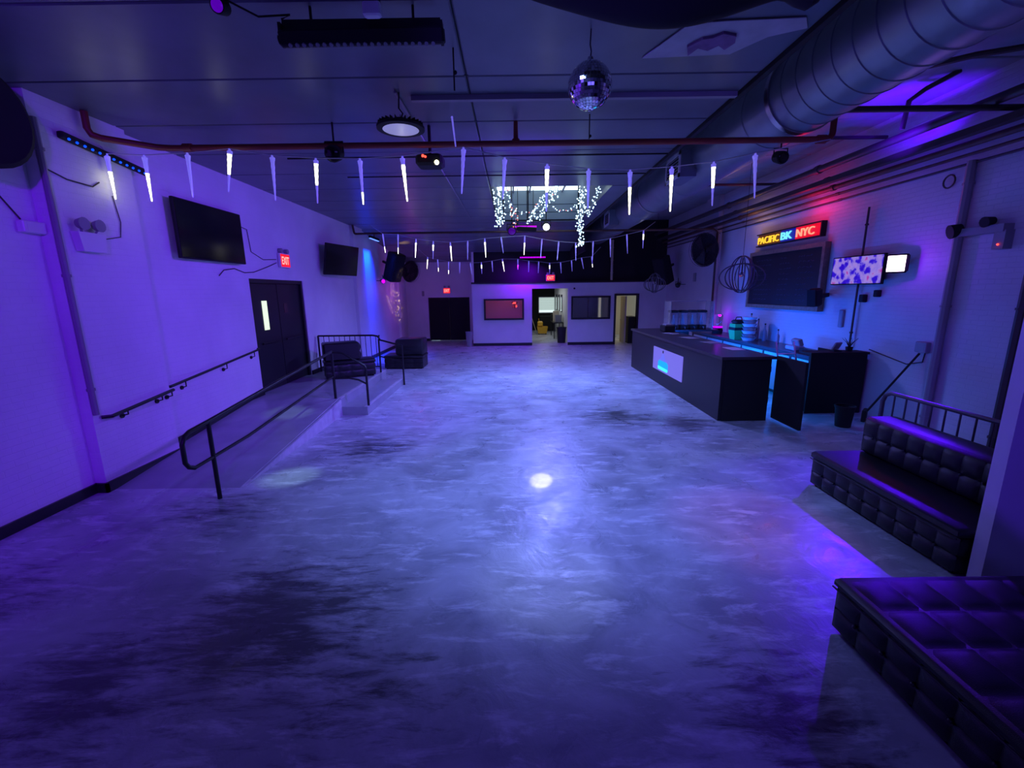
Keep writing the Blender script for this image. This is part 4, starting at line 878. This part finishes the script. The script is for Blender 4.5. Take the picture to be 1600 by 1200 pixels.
# ================================================================== ICICLE LIGHT STRINGS
rows3 = [
 ('near', 5.85, [(-4.80,3.93,-4.79,3.45,'lo'),(-4.47,3.95,-4.47,3.45,'lo'),(-3.94,3.97,-3.95,3.49,''),(-3.42,4.01,-3.50,3.55,'up'),(-2.91,3.93,-2.93,3.44,''),(-2.38,3.89,-2.41,3.40,'up'),(-1.84,3.88,-1.84,3.38,'tip'),(-1.32,3.90,-1.29,3.41,'all'),(-0.57,3.99,-0.61,3.49,''),(-0.07,3.87,-0.10,3.42,''),(0.45,3.79,0.44,3.27,'up'),(0.96,3.73,0.96,3.30,''),(1.47,3.71,1.48,3.22,'lo'),(1.98,3.74,1.99,3.25,'all'),(2.49,3.79,2.51,3.31,'up'),(2.99,3.88,3.03,3.39,'')]),
 ('middle', 14.05, [(-3.90,4.02,-3.86,3.50,'tip'),(-3.44,4.00,-3.47,3.46,'tip'),(-2.90,3.86,-2.95,3.34,'all'),(-2.38,3.79,-2.41,3.29,'up'),(-1.86,3.75,-1.84,3.23,'all'),(-1.33,3.78,-1.35,3.26,''),(-0.81,3.85,-0.79,3.32,'all'),(-0.31,3.88,-0.25,3.44,''),(0.41,3.91,0.38,3.38,'lo'),(0.93,3.81,0.89,3.28,''),(1.44,3.73,1.40,3.22,''),(1.96,3.69,1.97,3.19,''),(2.49,3.72,2.48,3.19,''),(3.01,3.80,3.03,3.28,''),(3.51,3.91,3.55,3.38,''),(4.01,4.02,4.01,3.53,'up')]),
 ('far', 18.4, [(-3.37,3.65,-3.42,3.22,'all'),(-2.97,3.55,-2.96,3.11,'tip'),(-2.54,3.46,-2.56,3.01,'tip'),(-2.09,3.43,-2.11,3.03,''),(-1.66,3.40,-1.62,2.98,''),(-1.22,3.42,-1.21,3.0,'up'),(-0.79,3.47,-0.77,3.07,''),(-0.37,3.54,-0.30,3.08,'all'),(0.25,3.53,0.25,3.15,''),(0.69,3.45,0.68,3.05,''),(1.09,3.42,1.07,3.0,''),(1.53,3.36,1.53,2.96,'up'),(1.97,3.38,2.0,2.98,''),(2.41,3.45,2.44,3.05,''),(2.81,3.55,2.90,3.14,''),(3.22,3.59,3.26,3.20,'tip')]),
]
ords = ['leftmost', 'second from left', 'third from left', 'fourth from left', 'fifth from left', 'sixth from left', 'seventh from left', 'eighth from left', 'eighth from right', 'seventh from right', 'sixth from right', 'fifth from right', 'fourth from right', 'third from right', 'second from right', 'rightmost']
lit_l = {'lo': (.35, 1.0), 'up': (.10, .55), 'tip': (.75, 1.0), 'all': (.12, 1.0), '': None}
lit_n = {'lo': 'lit in its lower half', 'up': 'lit in its upper half', 'tip': 'lit only at the tip', 'all': 'lit along its length', '': 'glowing dimly'}
for ri, (rn, Y, L) in enumerate(rows3):
    gname = 'icicle tube lights in the %s row' % rn
    hooks = [(-4.87 if ri == 0 else L[0][0] - .35, (Y if ri else 5.7) + .02, (4.05, 4.30, 3.985)[ri])] + [(a, 5.70 if ri == 0 and q == 0 else Y, b + .03) for q, (a, b, c, d, e) in enumerate(L)] + [((3.9 if ri == 0 else L[-1][0] + .35), Y + .02, (4.06, 4.30, 3.985)[ri])]
    T(hooks, .006 if ri == 0 else .009, 5).build('light_string', 'wire', loc=hooks[0], **tg('thin cord carrying the %s row of icicle lights' % rn, 'cord', 'cords of the icicle lights'))
    for i, (x0, z0, x1, z1, lit) in enumerate(L):
        if ri == 0: Yc = 5.70 if i == 0 else 5.85
        else: Yc = Y
        t = thing('icicle_light', 'icicle tube light %s, %s of the %s row' % (lit_n[lit], ords[i], rn), 'icicle light', (x0, Yc, z0), gname)
        a = Vector((x0, Yc, z0)); b = Vector((x1, Yc, z1)); r = .026 if ri == 0 else .024
        nseg = 14 if ri == 0 else 6; pts = [a.lerp(b, k / nseg) for k in range(nseg + 1)]
        rr = [r * (1 - .72 * k / nseg) * (1 + (.10 if k % 2 else -.06)) for k in range(nseg + 1)]
        def seg(f0, f1, sc=1.0):
            k0 = int(round(f0 * nseg)); k1 = int(round(f1 * nseg)); return T(pts[k0:k1 + 1], [q * sc for q in rr[k0:k1 + 1]], 8)
        if ri == 0: MB().lathe(a, [(.001, .035), (.012, .03), (.014, .012), (.032, .0), (.028, -.03), (.020, -.034)], 10).build('cap', 'ice', t)
        else: MB().cyl(a + Vector((0, 0, .036)), a - Vector((0, 0, .03)), .016, n=6).build('cap', 'ice', t)
        rng = lit_l[lit]
        if rng is None: seg(0, 1).build('tube', 'ice', t)
        else:
            if rng[0] > 0: seg(0, rng[0]).build('tube', 'ice', t)
            seg(rng[0], rng[1], 1.0).build('lit_section', 'e_ice' if ri == 0 else 'e_icec', t, label='brightly lit section')
            if rng[1] < 1: seg(rng[1], 1).build('tip', 'ice', t)
# tilted icicle above the near pipe
t = thing('icicle_light', 'slim tilted icicle tube lying above the near red pipe', 'icicle light', (-.69, 5.80, 4.34)); T([(-.69, 5.80, 4.34), (-.66, 5.82, 4.02)], [.012, .008], 8).build('tube', 'ice', t); MB().ball((-.69, 5.80, 4.335), .014, 5).build('cap', 'ice', t)
# lamps giving the halo of lit icicles on the walls (light of the icicles themselves)
light('icicle_glow_a', 'POINT', (-4.70, 5.72, 3.62), None, (.95, 1.0, .8), 0.25, .06)
light('icicle_glow_b', 'POINT', (-4.40, 5.80, 3.58), None, (.95, 1.0, .6), 0.5, .06)
# --- fairy light strands at the skylight
def strand(lab, pts, n, red=0):
    t = thing('fairy_strand', lab, 'string lights', pts[0], 'fairy light strands hanging from the skylight')
    T([(pts[0][0], pts[0][1], 5.26 if pts[0][1] > 9.75 or pts[0][2] > 4.36 else 4.36)] + pts, .006, 4).build('wire', 'wire', t)
    mb = MB(); mr = MB(); rd = random.Random(sum(map(ord, lab)))
    P = [Vector(p) for p in pts]
    for k in range(n):
        f = (k + rd.random()) / n * (len(P) - 1); i = min(int(f), len(P) - 2); p = P[i].lerp(P[i + 1], f - i) + Vector((rd.uniform(-.07, .07), rd.uniform(-.05, .05), rd.uniform(-.02, .02)))
        (mr if rd.random() < red else mb).ball(p, .015, 3)
    mb.build('bulbs', 'e_fairy', t, smooth=False, kind='stuff')
    if mr.v: mr.build('red_bulbs', 'e_fairyr', t, smooth=False, kind='stuff', label='reddish bulbs')
def Pz(x, y, z): return (x, y, z)
strand('dense strand of tiny lights at the front left corner of the skylight', [(-.30, 9.7, 4.34), (-.28, 9.75, 4.1), (-.26, 9.7, 3.85), (-.30, 9.7, 3.62)], 46)
strand('strand of tiny lights just right of the front left skylight corner', [(-.18, 9.9, 4.5), (-.20, 9.9, 4.2), (-.17, 9.85, 3.9), (-.24, 9.8, 3.66)], 40)
strand('second loose strand slanting inside the left side of the skylight', [(-.10, 10.2, 4.5), (.02, 10.4, 4.2), (.06, 10.5, 4.05), (-.02, 10.6, 3.95)], 20, .3)
strand('slanting bundle of tiny lights left of the centre of the skylight', [(1.0, 11.3, 4.75), (.75, 11.3, 4.45), (.56, 11.3, 4.15), (.44, 11.3, 3.9)], 56)
strand('second slanting bundle of tiny lights at the centre of the skylight', [(1.12, 11.0, 4.8), (.98, 11.0, 4.5), (.78, 11.0, 4.2), (.62, 11.0, 3.95)], 50)
strand('short strand of tiny lights hanging at the skylight middle', [(1.15, 10.6, 4.9), (1.06, 10.6, 4.55), (.98, 10.6, 4.3)], 26, .2)
strand('long strand of tiny lights hanging lowest at the right of the skylight', [(1.45, 9.7, 4.34), (1.42, 9.7, 4.0), (1.40, 9.7, 3.6), (1.46, 9.7, 3.32), (1.42, 9.7, 3.2)], 60)
strand('dense strand of tiny lights beside the lowest hanging one', [(1.56, 9.9, 4.45), (1.52, 9.9, 4.1), (1.46, 9.85, 3.8), (1.47, 9.8, 3.5)], 50)
strand('strand of tiny lights drooping at the right side of the skylight', [(1.9, 10.2, 4.5), (1.86, 10.2, 4.3), (1.70, 10.1, 4.0), (1.62, 10.0, 3.85)], 32)
strand('faint dotted strand at the back left of the skylight', [(.05, 12.2, 4.5), (.12, 12.2, 4.2), (.10, 12.2, 3.95)], 14, .5)
strand('faint dotted swag across the back right of the skylight', [(1.0, 12.8, 4.6), (1.3, 12.8, 4.42), (1.6, 12.8, 4.46), (1.8, 12.8, 4.6)], 16, .6)
strand('faint dotted swag across the back left of the skylight', [(.0, 12.8, 4.55), (.3, 12.8, 4.38), (.6, 12.8, 4.42), (.75, 12.8, 4.6)], 14, .6)
for x, y in ((-.20, 12.4), (.45, 12.4), (1.75, 12.2)): T([(x, y, 4.15), (x, y, 5.26)], .018, 6).build('skylight_rod', 'railm', loc=(x, y, 4.6), **tg('dark rod crossing the skylight opening, %s' % ('left' if x < 0 else 'centre' if x < 1 else 'right'), 'rod', 'rods in the skylight'))

# ================================================================== PENDANTS
def cage(lab, c, R_, hang):
    t = thing('cage_pendant', lab, 'pendant lamp', c, 'wire cage pendants over the bar')
    for k in range(6):
        a = PI * k / 6 + .35; pts = []; big = k % 2 == 0
        for i in range(32):
            th = 2 * PI * i / 32; rr = R_ * (1.0 if big else .55) * math.sin(th); z = R_ * (.62 if big else .85) * math.cos(th) - (.12 if big else 0) * R_
            pts.append((c[0] + rr * math.cos(a), c[1] + rr * math.sin(a), c[2] + z))
        T(pts, .012, 6, closed=True).build('hoop', 'railm2', t)
    MB().ball((c[0], c[1], c[2]), .05, 8).build('bulb', 'glass', t); T([(c[0], c[1], c[2]), (c[0], c[1], c[2] + R_ * .75)], .012, 6).build('stem', 'railm', t)
    T([(c[0], c[1], c[2] + R_ * .7), (c[0], c[1], hang)], .004, 5).build('cord', 'dull', t)
cage('open wire cage pendant hanging in front of the chalkboard', (4.6, 9.1, 2.57), .42, 5.1)
cage('open wire cage pendant hanging near the far end of the bar', (4.6, 14.6, 2.50), .36, 5.1)

# ================================================================== BAR ITEMS
# juice / cocktail dispensers on the far counter
for k, x in enumerate((4.72, 5.0, 5.28, 5.54)):
    t = thing('drink_dispenser', 'clear drink dispenser with black lid, %s of four on the far counter' % ['leftmost', 'second from left', 'third from left', 'rightmost'][k], 'dispenser', (x, 13.05, 1.15), 'drink dispensers on the bar')
    B((x - .10, 12.92, 1.15), (x + .10, 13.22, 1.27)).build('base', 'black', t)
    MB().box((x - .10, 12.94, 1.28), (x + .10, 12.948, 1.62)).box((x - .10, 13.20, 1.28), (x + .10, 13.208, 1.62)).box((x - .10, 12.948, 1.28), (x - .092, 13.20, 1.62)).box((x + .092, 12.948, 1.28), (x + .10, 13.20, 1.62)).build('tank', 'glass', t)
    MB().obox((x, 13.07, 1.66), (.22, .30, .07), bev=.02).build('lid', 'dull', t)
    MB().lathe((x, 13.07, 1.29), [(.06, 0), (.045, .10), (.02, .2), (.02, .26), (.001, .27)], 12).build('spray_column', mat('dispenser_column%d' % k, (.45, .9, 1.0), .3) if k == 0 else bpy.data.materials['dispenser_column0'], t)
    T([(x, 12.92, 1.22), (x, 12.86, 1.22), (x, 12.86, 1.17)], .014, 6).build('tap', 'steel', t)
# clear sneeze guard behind the dispensers
t = thing('sneeze_guard', 'clear acrylic guard standing around the drink dispensers', 'guard', (5.1, 12.8, 1.15))
for (a, b) in (((4.52, 12.76, 1.15), (4.54, 13.3, 1.95)), ((5.74, 12.76, 1.15), (5.76, 13.3, 1.95))) : B(a, b).build('sheet', 'glass', t)
T([(4.53, 12.77, 1.15), (4.53, 12.77, 1.95)], .012, 6).build('post', 'steel', t); T([(5.75, 12.77, 1.15), (5.75, 12.77, 1.95)], .012, 6).build('post', 'steel', t)
T([(4.53, 13.3, 1.95), (5.75, 13.3, 1.95)], .014, 6).build('top_trim', 'wallpipe', t)
t = thing('glowing_speaker', 'small black device with a purple glowing ring on the counter', 'device', (6.1, 13.2, 1.0)); MB().lathe((6.1, 13.2, 1.0), [(.001, 0), (.14, 0), (.15, .1), (.12, .16), (.001, .17)], 16).build('body', 'dull', t)
MB().lathe((6.1, 13.2, 1.16), [(.12, 0), (.14, .01), (.14, .04), (.12, .05)], 16).build('light_ring', 'e_purp', t); MB().lathe((6.1, 13.2, 1.21), [(.12, 0), (.13, .30), (.12, .34), (.001, .35)], 16).build('dome', 'glass', t)
light('bar_purple_glow', 'POINT', (6.2, 13.5, 1.5), None, (.3, 0, 1), 4, .05)
# cup stacks
def cups(lab, c, n, r, m, m2=None):
    t = thing('cup_stack', lab, 'cups', c, 'stacks of cups on the back counter')
    for k in range(n):
        z = c[2] + k * .085; MB().lathe((c[0], c[1], z), [(.001, .002), (r * .72, .002), (r * .76, .01), (r, .08), (r * 1.04, .083), (r, .078), (r * .7, .02)], 18).build('cup', m2 if (m2 and k % 2) else m, t)
cups('stack of white cups on the back counter left of the chalkboard', (5.98, 11.2, 1.0), 7, .17, 'white', 'inner')
t = thing('bottle_caddy', 'green caddy with a black handle on the back counter', 'caddy', (5.88, 11.55, 1.0))
MB().add([(5.74, 11.42, 1.0), (6.0, 11.42, 1.0), (6.0, 11.68, 1.0), (5.74, 11.68, 1.0), (5.70, 11.38, 1.24), (6.04, 11.38, 1.24), (6.04, 11.72, 1.24), (5.70, 11.72, 1.24)], [(3, 2, 1, 0), (4, 5, 6, 7), (0, 1, 5, 4), (1, 2, 6, 5), (2, 3, 7, 6), (3, 0, 4, 7)]).build('bin', 'green', t)
B((5.71, 11.39, 1.24), (6.03, 11.71, 1.31)).build('band', 'dull', t); B((5.72, 11.40, 1.31), (6.02, 11.70, 1.40)).build('upper_bin', 'green', t); MB().obox((5.87, 11.55, 1.45), (.27, .27, .1), bev=.03).build('lid', 'dull', t)
T([(5.76, 11.5, 1.5), (5.80, 11.53, 1.57), (5.94, 11.57, 1.57), (5.98, 11.6, 1.5)], .012, 6).build('handle', 'dull', t)
# bottles against the wall by the counter
for k, (x, y, h, r) in enumerate(((6.30, 11.75, .62, .05), (6.33, 11.45, .50, .045), (6.32, 11.1, .40, .045), (6.36, 10.6, .3, .04))):
    t = thing('bottle', ['tallest slim bottle on the back counter behind the cups', 'second tallest slim bottle on the back counter behind the cups', 'medium slim bottle on the back counter behind the white cups', 'short bottle on the back counter under the chalkboard'][k], 'bottle', (x, y, 1.0), 'bottles on the back counter')
    MB().lathe((x, y, 1.0), [(.001, 0), (r, 0), (r, h * .6), (r * .35, h * .78), (r * .35, h)], 12).build('body', 'grey', t); MB().cyl((x, y, 1 + h), (x, y, 1 + h + .03), r * .42, n=8).build('cap', 'dull', t)
# register / napkin box
t = thing('card_reader', 'pale boxy card reader on the back counter below the chalkboard', 'card reader', (6.0, 9.35, 1.0)); MB().obox((6.0, 9.35, 1.05), (.22, .34, .09), bev=.015).build('base', mat('pale_blue_plastic', (.35, .5, .6), .5), t); MB().obox((6.04, 9.35, 1.16), (.10, .26, .16), (0, -.35, 0), bev=.015).build('screen_block', 'grey', t)
t = thing('serving_tray', 'black wire tray lying on the back counter right of the card reader', 'tray', (6.1, 8.8, 1.0)); B((5.9, 8.6, 1.0), (6.3, 9.05, 1.02)).build('base', 'dull', t); MB().box((5.9, 8.6, 1.02), (5.915, 9.05, 1.09)).box((6.285, 8.6, 1.02), (6.3, 9.05, 1.09)).box((5.915, 8.6, 1.02), (6.285, 8.615, 1.09)).build('rim', 'dull', t)
# things on raised ledge
t = thing('phone_stand', 'tilted tablet stand on the raised ledge of the back counter', 'stand', (5.95, 8.1, 1.14)); MB().obox((5.95, 8.1, 1.155), (.14, .14, .02)).build('base', 'dull', t); MB().obox((5.97, 8.1, 1.24), (.18, .03, .14), (math.radians(25), 0, .4), bev=.005).build('tablet', 'grey', t)
t = thing('plant_pot', 'small spiky black object on the right end of the raised ledge', 'ornament', (6.2, 8.1, 1.14)); MB().lathe((6.2, 8.1, 1.14), [(.001, 0), (.05, 0), (.06, .08), (.05, .08)], 10).build('pot', 'dull', t)
for k in range(7): 
    a = k * .9; T([(6.2, 8.1, 1.2), (6.2 + .05 * math.cos(a), 8.1 + .05 * math.sin(a), 1.3), (6.2 + .14 * math.cos(a), 8.1 + .1 * math.sin(a), 1.38)], [.006, .005, .002], 4).build('spike', 'dull', t)
# stepladder leaning between bar and back counter
t = thing('folded_ladder', 'narrow metal folding ladder leaning inside the bar opening', 'ladder', (5.25, 8.3, 0))
for x in (5.02, 5.36): T([(x, 7.9, .005), (x + .06, 8.5, 1.28)], .018, 6).build('side_rail', 'steel', t)
for k in range(4): T([(5.03 + .012 * k, 8.0 + .13 * k, .25 + .27 * k), (5.37 + .012 * k, 8.0 + .13 * k, .25 + .27 * k)], .014, 6).build('rung', 'steel', t)
# bar mats, papers
for k, (x, y, m) in enumerate(((4.3, 8.55, 'white'), (4.32, 9.6, 'grey'), (4.25, 10.6, 'grey'), (4.2, 11.7, 'grey'))):
    MB().obox((x, y, 1.153), (.26, .42, .006), (0, 0, .15 * k), bev=.002).build('bar_mat', m, loc=(x, y, 1.15), **tg(['white menu sheet lying on the bar top nearest the camera', 'grey mat on the bar top behind the white menu sheet', 'grey mat on the middle of the bar top', 'grey mat on the bar top nearest the dispensers'][k], 'mat', 'sheets and mats on the bar'))
t = thing('bar_caddy', 'small black napkin caddy standing on the bar top', 'caddy', (4.3, 12.3, 1.15)); MB().obox((4.3, 12.3, 1.24), (.3, .4, .18), bev=.02).build('body', 'dull', t); MB().obox((4.3, 12.3, 1.34), (.2, .3, .03)).build('napkins', 'grey', t)

# ================================================================== FLOOR ITEMS
def bin_(lab, c, r, h, m='grey'):
    t = thing('waste_bin', lab, 'bin', c); MB().lathe(c, [(.001, 0), (r * .8, 0), (r, h), (r * 1.05, h), (r * 1.05, h - .02), (r * .95, h), (r * .75, .02), (.001, .02)], 20).build('body', m, t)
    MB().lathe((c[0], c[1], c[2] + h), [(r * .97, 0), (r * 1.08, 0), (r * 1.08, .02), (r * .97, .02)], 20).build('rim', m, t)
bin_('small dark round bin beside the end of the right sofa', (5.55, 7.15, 0), .14, .34, 'dull')
bin_('grey bin beside the far black double doors', (-1.85, 18.8, 0), .14, .62)
bin_('tall black bin at the corridor opening', (2.2, 19.9, 0), .22, .68, 'black')
t = thing('broom', 'black broom leaning on the right wall behind the sofa', 'broom', (6.2, 7.0, .1)); T([(6.42, 6.92, 1.26), (6.05, 7.3, .22)], .016, 8).build('handle', 'dull', t); MB().obox((6.03, 7.32, .14), (.26, .06, .2), (0, 0, .8), bev=.01).build('brush_head', 'dull', t)
# mop bucket
t = thing('mop_bucket', 'yellow mop bucket with wringer in the corridor', 'bucket', (1.66, 23.9, 0)); bxo = 1.38
MB().add([(bxo, 23.7, .06), (bxo + .45, 23.7, .06), (bxo + .45, 24.1, .06), (bxo, 24.1, .06), (bxo - .05, 23.65, .42), (bxo + .51, 23.65, .42), (bxo + .51, 24.15, .42), (bxo - .05, 24.15, .42)], [(3, 2, 1, 0), (0, 1, 5, 4), (1, 2, 6, 5), (2, 3, 7, 6), (3, 0, 4, 7)]).build('tub', 'yellow', t)
MB().obox((bxo + .11, 23.9, .56), (.28, .34, .28), bev=.04).build('wringer', 'yellow', t); T([(bxo + .05, 23.9, .6), (bxo + .03, 23.8, .85)], .02, 6).build('handle', 'yellow', t)
for (x, y) in ((bxo + .03, 23.74), (bxo + .41, 23.74), (bxo + .03, 24.06), (bxo + .41, 24.06)): MB().lathe((x, y, .03), [(.001, -.015), (.03, -.015), (.03, .015), (.001, .015)], 10, 'X').build('wheel', 'dull', t)
t = thing('mop', 'mop with pale wooden handle leaning beside the yellow bucket', 'mop', (1.1, 24.5, 0)); T([(1.30, 24.4, .12), (.80, 24.6, 1.7)], .015, 6).build('handle', 'beige', t); MB().lathe((1.30, 24.4, .02), [(.001, .14), (.04, .13), (.09, .0), (.001, -.01)], 10).build('head', 'grey', t)
# corridor furniture
t = thing('corridor_table', 'dark cluttered table along the right side of the corridor', 'table', (2.25, 22.4, 0)); B((2.0, 21.6, .74), (2.48, 23.4, .78)).build('tabletop', 'black', t)
for x, y in ((2.04, 21.64), (2.46, 21.64), (2.04, 23.36), (2.46, 23.36)): B((x - .02, y - .02, 0), (x + .02, y + .02, .74)).build('leg', 'black', t)
for k, (x, y, z, s, m, lab) in enumerate(((2.25, 21.9, .78, (.3, .3, .34), 'grey', 'grey box on the near end of the corridor table'), (2.2, 22.5, .78, (.28, .3, .5), 'beige', 'beige box in the middle of the corridor table'), (2.15, 23.1, .78, (.3, .3, .3), 'dull', 'black box on the far end of the corridor table'))):
    q = thing('storage_box', lab, 'box', (x, y, z), 'boxes on the corridor table'); MB().obox((x, y, z + s[2] / 2), s, bev=.01).build('body', m, q); MB().obox((x, y, z + s[2] + .008), (s[0] * 1.03, s[1] * 1.03, .016)).build('lid', m, q)
t = thing('black_cabinet', 'low black cabinet at the far end of the corridor', 'cabinet', (1.9, 26.1, 0)); B((1.6, 25.9, 0), (2.4, 26.45, .85)).build('body', 'dull', t); B((1.62, 25.885, .05), (1.99, 25.9, .82)).build('door', 'dull', t); B((2.01, 25.885, .05), (2.38, 25.9, .82)).build('door', 'dull', t)
for k, (y, lab) in enumerate(((22.6, 'nearest'), (23.8, 'middle'), (25.0, 'farthest'))):
    t = thing('wall_mirror', 'tall framed mirror on the right corridor wall, %s one' % lab, 'mirror', (2.48, y, 1.7), 'framed mirrors in the corridor'); B((2.47, y - .25, 1.25), (2.5, y + .25, 2.1)).build('frame', 'black', t); B((2.465, y - .21, 1.29), (2.47, y + .21, 2.06)).build('glass', 'mirror', t)
# red lantern in the left window, glowing strip in right
t = thing('hanging_lantern', 'reddish cluster lamp hanging behind the left partition window', 'lamp', (.1, 19.6, 1.78))
rr = random.Random(5)
for k in range(12): MB().ball((.1 + rr.uniform(-.1, .1), 19.6 + rr.uniform(-.08, .08), 1.74 + rr.uniform(-.14, .1)), .045, 5).build('globe', 'amber' if k % 3 else 'e_dot', t)
T([(.1, 19.6, 1.8), (.1, 19.6, 2.6)], .006, 5).build('cord', 'dull', t)
t = thing('glow_strip', 'pale self-glowing strip behind the right partition window', 'strip', (3.95, 20.2, 1.6)); B((3.92, 20.3, .01), (4.02, 20.36, 2.3)).build('panel', mat('pale_strip', (.7, .65, .5), emit=(.5, .46, .36), es=.5), t)  # glow is put into the strip's own material
t = thing('black_cupboard', 'black cupboard behind the right end of the right partition window', 'cupboard', (3.7, 20.6, 0)); B((3.5, 20.4, 0), (3.88, 20.9, 2.1)).build('body', 'dull', t); B((3.5, 20.385, .05), (3.88, 20.4, 2.05)).build('door', 'black', t)
t = thing('side_room_cabinet', 'dark waist-high cabinet inside the side doorway', 'cabinet', (5.2, 19.6, 0)); B((5.05, 19.3, 0), (5.4, 20.1, 1.15)).build('body', 'dull', t); B((5.04, 19.32, .05), (5.05, 20.08, 1.1)).build('door', 'black', t)
MB().lathe((2.62, 18.97, 2.38), [(.001, -.02), (.04, -.02), (.04, .0), (.001, .0)], 10, 'Y').build('wall_camera', 'dull', loc=(2.62, 18.97, 2.38), **tg('tiny black camera on the partition right of the corridor opening', 'camera'))
# icicle string tangle / ring on right wall
T([(6.46, 6.98 + .09 * math.cos(a * PI / 8), 3.80 + .09 * math.sin(a * PI / 8)) for a in range(16)], .012, 5, closed=True).build('cable_coil', 'pipe', loc=(6.46, 6.98, 3.8), **tg('coil of black cable hanging high on the right wall', 'cable'))
